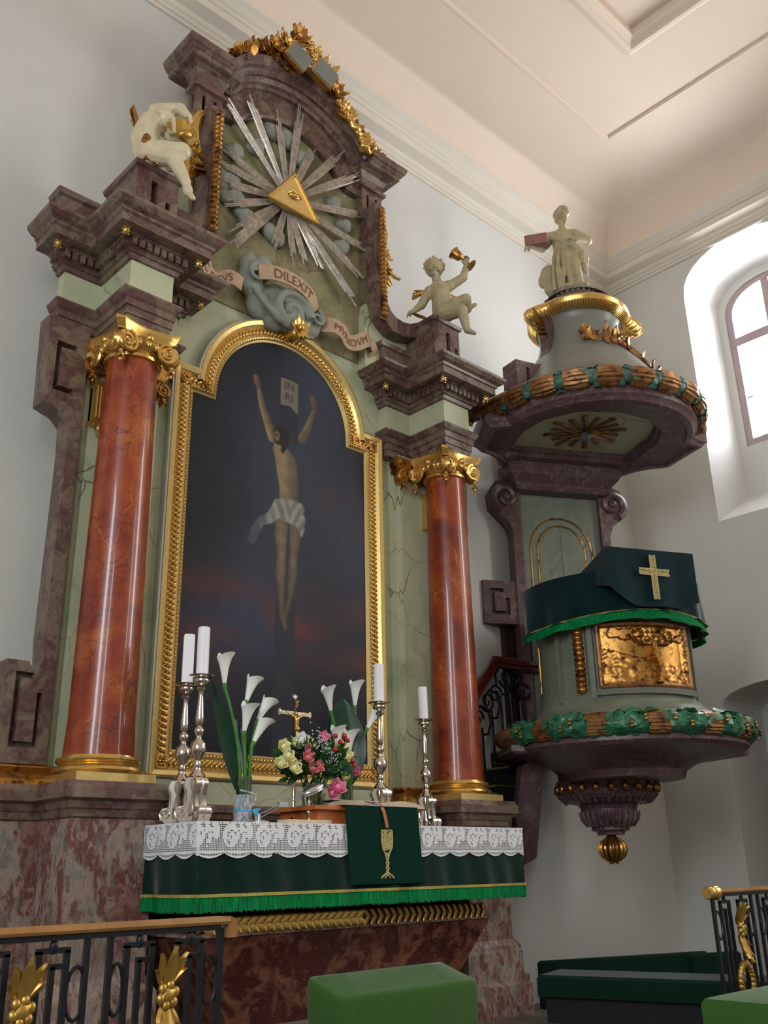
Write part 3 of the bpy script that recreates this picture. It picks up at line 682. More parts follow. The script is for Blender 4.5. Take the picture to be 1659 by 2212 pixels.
def sm(a, b, x): t = max(0, min(1, (x-a)/(b-a))); return t*t*(3-2*t)
def mixc(a, b, t): return tuple(a[i]*(1-t)+b[i]*t for i in range(3))
def inpoly(x, z, poly):
    c = False; j = len(poly)-1
    for i in range(len(poly)):
        if ((poly[i][1] > z) != (poly[j][1] > z)) and x < (poly[j][0]-poly[i][0])*(z-poly[i][1])/(poly[j][1]-poly[i][1])+poly[i][0]: c = not c
        j = i
    return c
SIGN = [(4.165,5.468),(4.344,5.465),(4.349,5.178),(4.26,5.225),(4.165,5.213)]
def paint(x, z):
    n = NZ.noise((x*1.4, z*1.1, 3)); n2 = NZ.noise((x*3.2, z*4.5, 9)); n3 = NZ.noise((x*12, z*12, 1))
    c = mixc((26,27,38), (48,54,74), max(0, min(1, 0.5+n*0.9)))
    c = mixc(c, (62,66,84), 0.55*math.exp(-((x-4.35)**2/0.30+(z-4.6)**2/1.2)))
    red = max(0, min(1, 0.35+1.4*NZ.noise((x*1.6, z*4.0, 21))+0.4*n2))*math.exp(-((z-3.32)/0.34)**2)*(1.0 if x < 4.2 else 0.85)
    c = mixc(c, (112,44,38), min(0.8, red*1.25))
    c = mixc(c, (84,42,44), 0.5*math.exp(-((x-4.70)**2/0.05+(z-4.42)**2/0.05))*max(0, 0.4+n2))
    c = mixc(c, (12,14,24), sm(3.25, 2.7, z)*0.75)
    c = mixc(c, (14,16,24), 0.7*sm(4.0, 3.4, x)*sm(3.2, 4.2, z))
    if 4.155 < x < 4.352 and z < 3.62: c = mixc(c, (38,40,50), 0.9*sm(3.62, 3.5, z))
    if 4.155 < x < 4.352 and 4.9 < z < 5.5: c = mixc(c, (30,30,38), 0.5)
    if inpoly(x, z, SIGN): c = mixc((124,122,104), (108,108,96), 0.5+n3)
    skin = (158,134,94); dark = (66,60,48)
    for ch in (LARM, RARM, LLEG, RLEG, TORS):
        d, s_ = chain(x, z, ch)
        if d < 0.010:
            lit = 0.62-0.42*s_ if ch not in (RARM,) else 0.40-0.3*s_
            if ch is TORS: lit = 0.75*sm(4.42, 4.15, x)+0.18+0.12*NZ.noise((x*14, z*9, 4))
            if ch is LLEG or ch is RLEG: lit = (0.72 if ch is LLEG else 0.6)-0.35*abs(s_)-0.3*sm(3.9, 3.4, z)
            cc = mixc(dark, skin, max(0, min(1, lit+0.10*n3)))
            if ch in (LARM, RARM) and z > 5.27: cc = mixc(cc, (96,60,48), 0.5)
            c = mixc(cc, c, sm(-0.008, 0.010, d))
    # head with dark hair and beard
    d, s_ = chain(x, z, [(4.165,4.95,.062),(4.155,4.885,.045)])
    if d < 0.01:
        cc = mixc((34,28,28), (30,24,24), 0.5)
        e = math.hypot((x-4.138)/0.034, (z-4.915)/0.05)
        cc = mixc((124,104,78), cc, sm(0.75, 1.05, e))
        if abs(z-4.925) < 0.006 and 4.12 < x < 4.155: cc = (70,56,46)
        c = mixc(cc, c, sm(-0.008, 0.01, d))
    d, s_ = chain(x, z, [(4.19,5.0,.035),(4.23,4.93,.04),(4.22,4.86,.035),(4.20,4.80,.02)])
    if d < 0.008: c = mixc((28,24,26), c, sm(-0.01, 0.008, d))
    for k, ch in enumerate(CLOTH):
        d, s_ = chain(x, z, ch)
        if d < 0.008:
            f = 0.5+0.5*math.sin((x*70+z*(-34 if x > 4.28 else 22))+3*NZ.noise((x*4, z*4, 2)))
            cc = mixc((98,102,98), (170,168,156), 0.25+0.6*f)
            if k == 2: cc = mixc(cc, (58,66,78), sm(4.12, 3.95, x)*0.8)
            c = mixc(cc, c, sm(-0.006, 0.008, d))
    return tuple(max(0, v*(1+0.10*n3))*0.88 for v in c)
NX, NZ_ = 190, 372; x0, x1, z0, z1 = 3.30, mx(3.30), 2.34, 5.83
vs = [(x0+(x1-x0)*i/NX, 5.58, z0+(z1-z0)*j/NZ_) for j in range(NZ_+1) for i in range(NX+1)]
def inside(x, z): return (z < 5.14 and 3.29 < x < mx(3.29)) or math.hypot(x-AX, z-5.10) < 0.72
fs = []
for j in range(NZ_):
    for i in range(NX):
        cxm = x0+(x1-x0)*(i+.5)/NX; czm = z0+(z1-z0)*(j+.5)/NZ_
        if inside(cxm, czm): k = j*(NX+1)+i; fs.append((k, k+1, k+NX+2, k+NX+1))
mb = MB(); mb.v = vs; mb.f = fs
cv = part('canvas', mb, M['canvas'], PT)
at = cv.data.color_attributes.new('Col', 'FLOAT_COLOR', 'POINT')
buf = []
for v in vs: buf += list(lin(paint(v[0], v[2])))
at.data.foreach_set('color', buf)
def text_mb(s, size, fn, depth=0.0, spacing=1.0):
    """lettering as flat mesh; fn maps (u, v) on the line of text to a 3D point"""
    cu = bpy.data.curves.new('t', 'FONT'); cu.body = s; cu.size = size; cu.align_x = 'CENTER'; cu.space_character = spacing; cu.resolution_u = 3; cu.offset = 0.0
    o = bpy.data.objects.new('t', cu); COL.objects.link(o); me = evaluated(o)
    import bmesh
    b = bmesh.new(); b.from_mesh(me); bmesh.ops.triangulate(b, faces=b.faces); bmesh.ops.subdivide_edges(b, edges=[e for e in b.edges if e.calc_length() > size*0.3], cuts=1); bmesh.ops.triangulate(b, faces=b.faces); b.to_mesh(me); b.free()
    mb = MB(); mb.v = [tuple(fn(v.co.x, v.co.y)) for v in me.vertices]; mb.f = [tuple(p.vertices) for p in me.polygons]
    bpy.data.objects.remove(o); return mb
part('lettering', text_mb('IN', 0.105, lambda u, v: (4.258+u, 5.577, 5.375+v-0.02*u)).join(text_mb('RI', 0.105, lambda u, v: (4.255+u, 5.577, 5.27+v-0.02*u))), M['darkwood'], PT)

# ================================================================== GLORY WITH RAYS AND CLOUDS
K = 1.03
def sc_(x, z, k=K): return (x*k, 1.6+(z-1.6)*k)
GL = thing('ray_glory', 'silver sunburst with a golden eye triangle and grey clouds in the altar attic', 'ornament', (4.2, 5.55, 6.2))
tips = [(3.243,7.813),(3.525,7.976),(3.873,7.957),(4.144,8.251),(4.316,7.836),(4.678,7.99),(4.946,7.876),(4.949,7.363),(5.052,6.961),(4.947,6.611),(4.857,6.28),(4.608,6.514),(4.428,6.48),(4.227,6.435),(4.083,6.399),(3.868,6.43),(3.403,6.226),(3.424,6.409),(3.323,6.625),(3.318,6.856),(3.21,7.047),(3.238,7.217)]
cxg, czg = sc_(4.035, 7.075)
for i, (x, z) in enumerate(tips):
    x, z = sc_(x, z); d = V((x-cxg, 0, z-czg)); L = d.length; d.normalize(); n = V((-d.z, 0, d.x)); g = MB()
    w_ = 0.012+0.008*L; y = V((0, 1, 0)); st = V((cxg, 5.52, czg))+d*0.12
    for k in range(-2, 3):
        Lk = L*(1-0.06*abs(k)-0.07*((i*7+k*5+10) % 3)); o0 = n*(0.0085*k); o1 = n*(w_*k*1.05); en = V((cxg, 5.495, czg))+d*Lk+o1*(0.35+0.65*Lk/L); h = 0.014+0.006*(k % 2)
        mid = (st+o0).lerp(en, 0.6)
        g.loft([[st+o0-n*0.006, st+o0-y*h, st+o0+n*0.006, st+o0+y*0.004], [mid-n*w_*.55, mid-y*h, mid+n*w_*.55, mid+y*0.004], [en-n*w_*.30, en-y*h*.6, en+n*w_*.30, en+y*0.003]])
    part('ray', g, M['rayside'], GL)
tr = [sc_(4.022, 7.257, 1.012), sc_(4.288, 6.941, 1.012), sc_(3.800, 6.955, 1.012)]
tr = [(cxg, czg+0.20), (cxg+0.245, czg-0.15), (cxg-0.245, czg-0.15)]
tb = MB().prism(tr, 5.43, 5.50); tg = part('triangle', tb, M['goldflat'], GL)
part('triangle_rim', sweep(tr, [(0, 5.43), (0, 5.42), (0.022, 5.42), (0.03, 5.43)], closed=True), M['gold'], tg)
g = MB(); g.ell((cxg, 5.42, czg-0.02), (0.062, 0.02, 0.034)); g.ell((cxg, 5.405, czg-0.02), (0.026, 0.016, 0.024)); g.tube([(cxg-0.08, 5.425, czg-0.02), (cxg-0.03, 5.42, czg+0.025), (cxg+0.03, 5.42, czg+0.025), (cxg+0.08, 5.425, czg-0.01)], 0.008); part('eye', g, M['gold'], tg, smooth=True)
random.seed(3)
for (x, z), r in zip([(3.519,7.358),(3.741,7.542),(3.885,7.80),(4.034,7.81),(4.23,7.70),(3.457,6.993),(3.526,6.87),(3.658,6.748),(4.619,7.396),(4.753,7.227),(4.724,6.984),(3.968,6.70)], [.10,.11,.10,.13,.11,.14,.14,.11,.11,.09,.10,.12]):
    x, z = sc_(x, z, 1.02); g = MB()
    for k in range(4): g.ell((x+random.uniform(-.5, .5)*r, 5.56, z+random.uniform(-.5, .5)*r*0.8), (r*random.uniform(.5, .9), 0.05, r*random.uniform(.45, .7)))
    g.join(spiral((x, 5.515, z), (1, 0, 0), (0, 0, 1), r*0.55, r*0.1, 1.2, 16, 0.018))
    part('cloud', blob(g, 0.016, 3), M['cloud'], GL, smooth=True)
g = MB()   # the large rolling cloud
for x, y, z, a, b in ((3.80,5.52,6.22,.13,.15),(3.78,5.5,6.36,.10,.12),(3.93,5.53,6.42,.10,.13),(3.88,5.50,6.02,.13,.14),(4.03,5.50,5.96,.15,.16),(4.18,5.48,6.03,.17,.17),(4.32,5.50,5.97,.13,.13),(4.46,5.52,6.06,.09,.12),(4.42,5.53,6.18,.08,.09),(4.08,5.5,6.18,.15,.12),(4.20,5.55,5.93,.16,.07),(4.36,5.54,5.93,.10,.06)):
    g.ell((x, y+.03, z+(.03 if z < 6 else 0)), (a, 0.075, b))
g.join(spiral((4.16, 5.43, 6.03), (1, 0, 0), (0, 0, 1), 0.20, 0.03, 1.6, 34, 0.05)).join(spiral((3.80, 5.44, 6.26), (1, 0, 0), (0, 0, 1), 0.10, 0.02, 1.5, 24, 0.028)).join(spiral((4.45, 5.45, 6.1), (0, 0, 1), (1, 0, 0), 0.08, 0.02, 1.2, 20, 0.024))
for k in range(5): g.tube([(3.76+0.05*k, 5.46, 6.12-0.03*k), (3.86+0.06*k, 5.43, 5.99-0.03*k), (4.0+0.06*k, 5.44, 5.90-0.01*k), (4.16+0.06*k, 5.45, 5.87)], 0.022)
part('cloud', blob(g, 0.014, 3), M['cloud'], GL, smooth=True)
# lettered scroll
def ribbon(path, wid, name, txt, size, mat=M['banner']):
    # path: list of (x, y, z, tilt)
    P = [V(p[:3]) for p in path]
    n = 40; pts = []
    def cr(t):
        k = min(int(t), len(P)-2); u = t-k; p0 = P[max(k-1, 0)]; p1 = P[k]; p2 = P[k+1]; p3 = P[min(k+2, len(P)-1)]
        return 0.5*((2*p1)+(p2-p0)*u+(2*p0-5*p1+4*p2-p3)*u*u+(3*p1-p0-3*p2+p3)*u**3)
    pts = [cr((len(P)-1)*i/n*0.9999) for i in range(n+1)]
    upv = []
    for i in range(n+1):
        t = (pts[min(i+1, n)]-pts[max(i-1, 0)]); t2 = V((t.x, 0, t.z)).normalized(); u = V((-t2.z, 0, t2.x)); upv.append((u*0.55+V((0, 0, 1))*0.45).normalized())
    g = MB(); g.loft([[p+u*wid, p+V((0, 0.012, 0))+u*wid, p+V((0, 0.012, 0))-u*wid, p-u*wid] for p, u in zip(pts, upv)])
    o = part(name, g, mat, GL, smooth=0.6)
    cum = [0]
    for i in range(n): cum.append(cum[-1]+(pts[i+1]-pts[i]).length)
    def fn(u, v):
        s_ = cum[-1]/2+u; s_ = max(0, min(cum[-1]-1e-4, s_)); k = 0
        while cum[k+1] < s_: k += 1
        f = (s_-cum[k])/(cum[k+1]-cum[k]); p = pts[k].lerp(pts[k+1], f); up = upv[k].lerp(upv[k+1], f)
        return p+up*(v-size*0.36)+V((0, -0.005, 0))
    if txt: part('lettering', text_mb(txt, size, fn), M['ink'], o)
    return o
B_ = lambda *pp: [(p[0]*1.0, p[1], p[2]) for p in pp]
ribbon(B_((3.20,5.50,6.15),(3.26,5.42,6.16),(3.33,5.44,6.06),(3.43,5.47,6.035),(3.53,5.42,6.08),(3.64,5.42,6.06)), 0.065, 'scroll_banner', 'SIC DEVS', 0.095)
ribbon(B_((3.80,5.42,6.255),(3.90,5.37,6.27),(4.05,5.36,6.285),(4.20,5.37,6.28),(4.32,5.38,6.23),(4.40,5.42,6.13)), 0.07, 'scroll_banner', 'DILEXIT', 0.125)
ribbon(B_((4.55,5.50,6.10),(4.63,5.44,6.095),(4.72,5.42,6.06),(4.80,5.44,6.00),(4.88,5.42,6.01),(4.98,5.40,6.08),(5.07,5.44,6.12)), 0.075, 'scroll_banner', 'MVNDVM', 0.098)
ribbon(B_((5.07,5.45,6.10),(5.13,5.46,6.06),(5.12,5.50,5.99)), 0.05, 'scroll_banner', '', 0.1)

# ================================================================== GILT CREST ON THE PEDIMENT
CR = thing('gilt_crest', 'gilded crest of leaves, grapes and two open books on top of the altar arch', 'ornament', (4.21, 5.42, 8.5))
random.seed(11)
def arcz(x): return 7.44+math.sqrt(max(0, 1.135**2-(x-AX)**2))
for i in range(150):
    x = random.uniform(3.36, 4.05); t = (x-3.3)/0.75
    z = max(arcz(x), 8.2)+random.uniform(0.0, 0.05+0.16*t); g = MB()
    a = random.uniform(0, 2*PI)
    g.leaf((x, 5.38+random.uniform(-.07, .07), z), (math.cos(a), random.uniform(-.6, .1), math.sin(a)+0.3), (random.uniform(-.5, .5), -1, random.uniform(0, .8)), random.uniform(.07, .10), 0.080, 0.45, 0.018)
    part('leaf', g, M['goldold'], CR, smooth=0.8)
lv = [(4.06,8.86,-.3,1,.17),(4.10,8.9,.1,1,.2),(4.16,8.93,.5,.9,.16),(4.32,8.72,.5,1,.24),(4.38,8.68,.8,.9,.26),(4.30,8.75,.2,1,.2),(4.43,8.60,1,.5,.22),(4.45,8.57,1,.2,.24),(4.42,8.62,.9,.8,.2),(4.50,8.5,1,.0,.2),(3.98,8.8,-.6,.6,.16),(3.94,8.7,-.9,.4,.16),(3.90,8.66,-.5,.9,.18),(4.2,8.85,.9,.6,.15),(4.22,8.78,1,.2,.13),(4.05,8.7,-.2,1,.2),(4.60,8.45,.6,.9,.16),(4.64,8.42,1,.4,.16),(4.58,8.42,.3,-.4,.15),(3.86,8.62,-.2,-1,.16),(3.92,8.6,.1,-1,.18),(3.98,8.58,.2,-.8,.16)]
for x, z, dx, dz, L in lv:
    for k in range(3):
        g = MB(); g.leaf((x, 5.36, z), (dx+0.35*(k-1)*dz, -0.15, dz-0.35*(k-1)*dx), (0, -1, 0.1), L*(1 if k == 1 else .75), L*0.36, 0.3, 0.014); part('leaf', g, M['gold'] if k == 1 else M['goldold'], CR, smooth=0.8)
g = MB()
for k in range(46):
    t = k/46; g.ell((4.20+random.uniform(-.06, .06)*(1.1-t), 5.24+random.uniform(-.03, .03), 8.88-0.20*t), 0.019, nu=8, nv=6)
part('grape_bunch', g, M['gold'], CR, smooth=True)
g = MB()
for k in range(40):
    t = k/40; g.ell((4.62+0.36*t+random.uniform(-.05, .05)*(1.2-t), 5.32+random.uniform(-.03, .04), 8.50-0.33*t-0.1*t*t+random.uniform(-.03, .05)), (0.035, 0.03, 0.028), nu=8, nv=6)
part('fruit_festoon', blob(g, 0.012, 2), M['gold'], CR, smooth=True)
for k in range(26):
    t = random.random(); g = MB(); a = random.uniform(-1, 2)
    g.leaf((4.62+0.42*t, 5.33, 8.50-0.38*t), (math.cos(a), -.3, math.sin(a)), (0, -1, 0.2), 0.10, 0.05, 0.3, 0.012); part('leaf', g, M['gold'], CR, smooth=0.8)
g = MB().ell((4.12, 5.42, 8.68), (0.22, 0.08, 0.20)).ell((4.05, 5.36, 8.76), (0.08, 0.05, 0.08))
part('crest_core', g, M['darkwood'], CR, smooth=True)
def book(c, tilt, turn, w, h, t):      # cover faces down to the nave, gilt page edges to the side
    Mx = Matrix.Rotation(turn, 3, 'Y') @ Matrix.Rotation(tilt, 3, 'X')
    def T(mb): mb.v = [tuple(Mx @ V(p)+V(c)) for p in mb.v]; return mb
    b = part('open_book', T(MB().box(-w/2, w/2, -h/2, h/2, -t/2, -t/2+0.012)), M['greyblue'], CR)
    part('page_block', T(MB().box(-w/2-0.010, w/2+0.004, -h/2+0.004, h/2+0.012, -t/2+0.010, t/2)), M['gold'], b)
    part('back_cover', T(MB().box(-w/2, w/2, -h/2, h/2, t/2, t/2+0.012)), M['greyblue'], b)
book((4.00, 5.20, 8.56), -1.15, 0.42, 0.22, 0.15, 0.07)
book((4.27, 5.17, 8.52), -1.10, 0.34, 0.22, 0.14, 0.12)
for cx_, cz_, rr_, m_ in ((4.06, 8.93, .12, 'goldold'), (3.80, 8.62, .10, 'goldold'), (3.96, 8.74, .09, 'gold'), (4.52, 8.56, .11, 'goldold')):     # rosettes
    for k in range(7):
        an = k*2*PI/7; g = MB(); g.leaf((cx_, 5.30, cz_), (math.cos(an), -.25, math.sin(an)), (0, -1, 0), rr_, rr_*.75, .35, .016, n=6); part('petal', g, M[m_], CR, smooth=0.9)
    part('flower_centre', MB().ell((cx_, 5.27, cz_), .028), M['gold'], CR, smooth=True)
# small gilt spray at the right foot of the arch
for k in range(7):
    g = MB(); g.leaf((5.02+0.03*k, 5.36, 8.20+0.01*(k % 2)), (0.9, -.2, 0.5-0.15*k), (0, -1, 0.3), 0.10, 0.05, 0.3, 0.012); part('leaf', g, M['goldold'], CR, smooth=0.8)

# ================================================================== FIGURES
def basis(O, right, out):
    R = V(right); F = V(out)
    return lambda a, b, z: V((O[0], O[1], 0))+R*a+F*b+V((0, 0, z))
def hand(g, p, d, s=1.0, curl=0.5, nrm=(0, 0, -1)):
    p = V(p); d = V(d).normalized(); n = V(nrm); n = (n-d*n.dot(d)).normalized(); sd = d.cross(n)
    g.cap_(p, p+d*0.028*s, 0.020*s, 0.020*s, 8)
    for k in range(4):
        L = (0.030, 0.036, 0.034, 0.026)[k]*s; b = p+d*0.038*s+sd*(0.011*(k-1.5))*s
        m = b+d*L*0.6+n*L*curl*0.4; e = m+d*L*0.35*(1-curl)+n*L*curl*0.7
        g.cap_(b, m, 0.0075*s, 0.0068*s, 6); g.cap_(m, e, 0.0068*s, 0.0055*s, 6)
    b = p+sd*(-0.020)*s+d*0.008*s; g.cap_(b, b-sd*0.016*s+d*0.018*s+n*0.010*s, 0.009*s, 0.007*s, 6)
def face(g, c, fwd, up, r, s=1.0):
    c = V(c); f = V(fwd).normalized(); u = V(up); u = (u-f*u.dot(f)).normalized(); sd = f.cross(u)
    g.ell(c, (r, r*0.98, r*1.05)); g.ell(c+f*r*0.25-u*r*0.45, (r*0.62,)*3)             # skull, jaw
    g.cap_(c+f*r*1.02+u*r*0.10, c+f*r*1.16-u*r*0.18, r*0.09, r*0.15, 8)                  # nose
    for q in (-1, 1):
        g.ell(c+f*r*0.78-u*r*0.28+sd*q*r*0.42, r*0.30); g.ell(c+sd*q*r*0.98-u*r*0.05, (r*0.12, r*0.2, r*0.22))   # cheeks, ears
        g.ell(c+f*r*0.90+u*r*0.20+sd*q*r*0.36, (r*0.20, r*0.14, r*0.09))                 # brow
        g.ell(c+f*r*0.93+u*r*0.02+sd*q*r*0.35, (r*0.12, r*0.10, r*0.08))                 # eye
    g.ell(c+f*r*0.90-u*r*0.48, (r*0.20, r*0.14, r*0.09)); g.ell(c+f*r*0.76-u*r*0.80, r*0.24)   # lips, chin
# ---- cherub with the chalice (right)
T = basis((5.765, 5.12), (0.664, -0.748, 0), (-0.748, -0.664, 0))
ch = thing('cherub_statue', 'ivory winged cherub lifting a chalice on the right side of the altar', 'statue', (5.765, 5.12, 6.46))
g = MB()
g.cap_(T(-.035, .02, 6.55), T(-.045, .03, 6.70), 0.1054, 0.0930); g.cap_(T(-.045, .03, 6.70), T(-.065, .02, 6.81), 0.0967, 0.0893)
g.cap_(T(-.15, .01, 6.80), T(.03, .01, 6.845), 0.0595, 0.0595); g.cap_(T(-.07, .02, 6.86), T(-.085, .03, 6.93), 0.0446, 0.0446)
g.ell(T(-.03, .06, 6.64), (.07, .07, .06)); g.ell(T(-.02, 0, 6.53), (.10, .09, .07))
g.cap_(T(-.17, .01, 6.785), T(-.235, .03, 6.64), 0.0496, 0.0446); g.cap_(T(-.235, .03, 6.64), T(-.31, .06, 6.56), 0.0422, 0.0273)
g.cap_(T(.04, .0, 6.85), T(.175, .02, 6.925), 0.0521, 0.0446); g.cap_(T(.175, .02, 6.925), T(.212, .03, 7.05), 0.0422, 0.0273)
g.cap_(T(-.04, .05, 6.54), T(.18, .16, 6.585), 0.0818, 0.0570); g.cap_(T(.18, .16, 6.585), T(.20, .06, 6.54), 0.0558, 0.0397)
g.cap_(T(.0, .04, 6.52), T(.145, .17, 6.46), 0.0794, 0.0570); g.cap_(T(.145, .17, 6.46), T(.178, .15, 6.27), 0.0570, 0.0347); g.cap_(T(.178, .14, 6.265), T(.245, .20, 6.19), 0.0322, 0.0198)
g.cap_(T(.20, .07, 6.545), T(.275, .08, 6.575), 0.0347, 0.0174)
face(g, T(-.10, .035, 7.045), V((-.748, -.664, -.30))+V((.664, -.748, 0))*0.1, (0.1, 0, 1), .094)
random.seed(5)
for k in range(40):
    a = random.uniform(0, 2*PI); e = random.uniform(0.15, 1.4); q = V((math.cos(a)*math.cos(e), math.sin(a)*math.cos(e), math.sin(e)))
    if q.dot(V((-.748, -.664, 0))) < 0.72: g.ell(T(-.10, .035, 7.055)+q*0.094, random.uniform(.014, .022), nu=6, nv=5)
hand(g, T(-.32, .065, 6.555), (T(-.4, .08, 6.50)-T(-.32, .065, 6.555)), 1.2, 0.5); hand(g, T(.213, .03, 7.06), (-.2, -.3, .9), 1.25, 1.0, (-0.6, -0.5, 0))
part('body', blob(g, 0.007, 2), M['statue_d'], ch, smooth=True)
def wing(root, base, tipd, n, L, side, mat=M['gold'], name='wing'):
    g = MB(); b = V(base); d = V(tipd).normalized()
    for k in range(6):
        t = k/5; g.leaf(b+d*(0.02*k), (d+V(n)*(-0.5+1.0*t)), V(n).cross(d)+V((0, -.2, 0)), L*(1-0.5*t), L*0.28, 0.15, 0.01)
    for k in range(5): g.ell(b+d*0.03*k, (0.024, 0.02, 0.02), nu=8, nv=6)
    part(name, g, mat, root, smooth=0.8)
wing(ch, T(-.17, -.04, 6.83), T(-.34, -.04, 6.79)-T(-.17, -.04, 6.83), (0, 0, -1), .15, 1)
wing(ch, T(.02, -.07, 6.80), (.5, -.2, -.5), (0, 0, -1), .12, 1)
g = MB().tube([T(-.12, -.03, 6.53), T(-.02, .10, 6.62), T(.05, .06, 6.66), T(.09, -.05, 6.60)], [.012, .018, .016, .012]); g.leaf(T(-.2, -.02, 6.52), T(-.34, 0, 6.55)-T(-.2, 0, 6.52), (0, 0, 1), .15, .06, .3, .012)
part('drapery', g, M['goldstat'], ch, smooth=0.8)
# chalice
cd = (T(.066, .03, 7.25)-T(.267, .03, 7.05)).normalized(); Mx = cd.to_track_quat('Z', 'Y').to_matrix()
cb = T(.262, .03, 7.045); cp_ = MB().lathe([(.062, 0), (.062, .006), (.045, .014), (.018, .028), (.011, .05), (.010, .08), (.017, .09), (.017, .10), (.010, .112), (.012, .13), (.030, .138), (.043, .155), (.048, .185), (.054, .215), (.066, .235), (.063, .237), (.050, .212), (.044, .185), (.036, .16), (.002, .148)], cb, 28, Mx)
part('chalice', cp_, M['goldold'], None, smooth=0.8, label='gilt goblet held up in the raised hand of the right cherub', cat='chalice')
# ---- kneeling cherub (left)
T = basis((2.62, 5.15), (0.891, -0.453, 0), (-0.453, -0.891, 0))
ch = thing('cherub_statue', 'glossy ivory cherub crouching over a book on the left side of the altar', 'statue', (2.62, 5.15, 6.40))
g = MB()
g.cap_(T(-.02, .0, 6.55), T(-.075, .0, 6.70), 0.1220, 0.1000); g.cap_(T(-.075, 0, 6.70), T(-.03, .0, 6.86), 0.1000, 0.0976); g.cap_(T(-.03, 0, 6.86), T(.03, .0, 6.95), 0.0952, 0.0732)
g.ell(T(.0, -.02, 6.555), (.10, .09, .08)); g.ell(T(-.04, .04, 6.74), (.06, .06, .08))
g.cap_(T(.0, .03, 6.965), T(.17, .06, 7.005), 0.0610, 0.0464); g.cap_(T(.17, .06, 7.005), T(.235, .08, 6.93), 0.0439, 0.0293)
g.cap_(T(.02, -.06, 6.93), T(.12, -.05, 6.82), 0.0549, 0.0415); g.cap_(T(.12, -.05, 6.82), T(.18, .0, 6.78), 0.0390, 0.0268)
g.cap_(T(-.01, .05, 6.54), T(.20, .12, 6.555), 0.1098, 0.0708); g.cap_(T(.20, .12, 6.555), T(.14, .10, 6.44), 0.0683, 0.0561)
g.cap_(T(.02, .10, 6.50), T(.15, .16, 6.44), 0.0732, 0.0634); g.cap_(T(.15, .16, 6.44), T(.245, .17, 6.25), 0.0634, 0.0390); g.ell(T(.262, .19, 6.16), (.038, .04, .05)); g.cap_(T(.275, .20, 6.13), T(.30, .23, 6.07), .024, .020); g.cap_(T(.245, .17, 6.24), T(.285, .20, 6.10), 0.0342, 0.0220)
face(g, T(.065, .05, 6.90), V((.891, -.453, -.4))+V((-.2, -.4, 0)), (0.2, 0, 1), .075)
for k in range(46):
    a = random.uniform(0, 2*PI); e = random.uniform(-.3, 1.4); q = V((math.cos(a)*math.cos(e), math.sin(a)*math.cos(e), math.sin(e)))
    if q.dot(V((.80, -.55, -.2))) < 0.5: g.ell(T(.065, .05, 6.91)+q*0.077, random.uniform(.014, .022), nu=6, nv=5)
for k in range(5): g.cap_(T(.09+.01*k, .03+.02*k, 6.86), T(.10+.012*k, .03+.02*k, 6.78-.012*k), .013, .009, 6)
hand(g, T(.235, .08, 6.925), (.3, -.2, -.9), 1.2, .4); hand(g, T(.18, .0, 6.78), (.9, -.4, 0), 1.2, .4)
part('body', blob(g, 0.007, 2), M['statue'], ch, smooth=True)
wing(ch, T(-.11, -.05, 6.80), T(-.221, -.05, 7.03)-T(-.12, -.05, 6.79), T(-.1, 0, 0)-T(0, 0, 0), .24, 1, M['goldold'])
g = MB().tube([T(-.05, .09, 6.66), T(-.055, .115, 6.60), T(-.04, .115, 6.53)], [.028, .036, .022]).tube([T(-.10, .0, 6.45), T(-.04, .1, 6.47), T(.05, .1, 6.43)], .02)
part('drapery', g, M['goldold'], ch, smooth=0.8)
g = MB(); bk = T(.19, .06, 6.78)
for k in range(9):
    a = -0.2+k*0.38; g.leaf(bk, (math.cos(a)*0.891, -.45*math.cos(a), math.sin(a)), (-.4, -.9, 0.1), .10 if k % 2 else .12, .10, .3, .014, n=7)
g.ell(T(.22, .09, 6.74), (.07, .05, .035), Matrix.Rotation(-0.5, 3, 'Y')); g.tube([T(.23, .05, 6.75), T(.25, .08, 6.6), T(.23, .09, 6.45), T(.25, .1, 6.36)], [.03, .02, .035, .02])
part('gilt_foliage', g, M['goldstat'], None, smooth=0.8, label='gilded leafy cluster beside the hands of the crouching left cherub', cat='ornament')

# ================================================================== PULPIT
U = V((0.8712, -0.4909, 0)); N = V((-0.4909, -0.8712, 0))
PC = V((7.44, 4.77, 0)); KC = V((7.64, 5.12, 0)); BC = V((7.91, 5.60, 0))
def pl_(c, a, b, z): return (c+U*a+N*b+V((0, 0, z)))
PU = thing('pulpit', 'round marbled pulpit with gilded relief and painted leaf garland, hung on the corner', 'pulpit', (PC.x, PC.y, 1.7))
PL = lambda prof, mat, name, c=PC, n=56, **k: part(name, MB().lathe(prof, (c.x, c.y, 0), n), mat, PU, smooth=0.5, **k)
PL([(0.96, 2.74), (0.93, 2.78), (0.86, 2.80), (0.78, 2.84), (0.72, 2.90), (0.69, 2.98), (0.675, 3.08), (0.67, 3.5), (0.70, 3.62), (0.74, 3.66), (0.74, 3.70), (0.6, 3.71)], M['green_p'], 'body')
PL([(0.40, 2.50), (1.00, 2.56), (1.04, 2.58), (1.05, 2.74), (0.90, 2.755)], M['green_p'], 'platform')
PL([(0.50, 2.30), (0.52, 2.36), (0.62, 2.42), (0.80, 2.47), (1.02, 2.50), (1.06, 2.53), (1.06, 2.57), (0.5, 2.58)], M['purple_p'], 'platform_moulding')
cb_ = [(0.002, 1.86), (0.12, 1.86), (0.125, 1.885), (0.17, 1.90), (0.17, 1.93), (0.20, 1.95), (0.24, 1.98), (0.26, 2.04), (0.25, 2.08), (0.27, 2.12), (0.36, 2.14), (0.42, 2.17), (0.44, 2.20), (0.43, 2.24), (0.45, 2.28), (0.46, 2.32), (0.43, 2.34), (0.44, 2.40), (0.50, 2.46), (0.62, 2.50), (0.6, 2.54)]
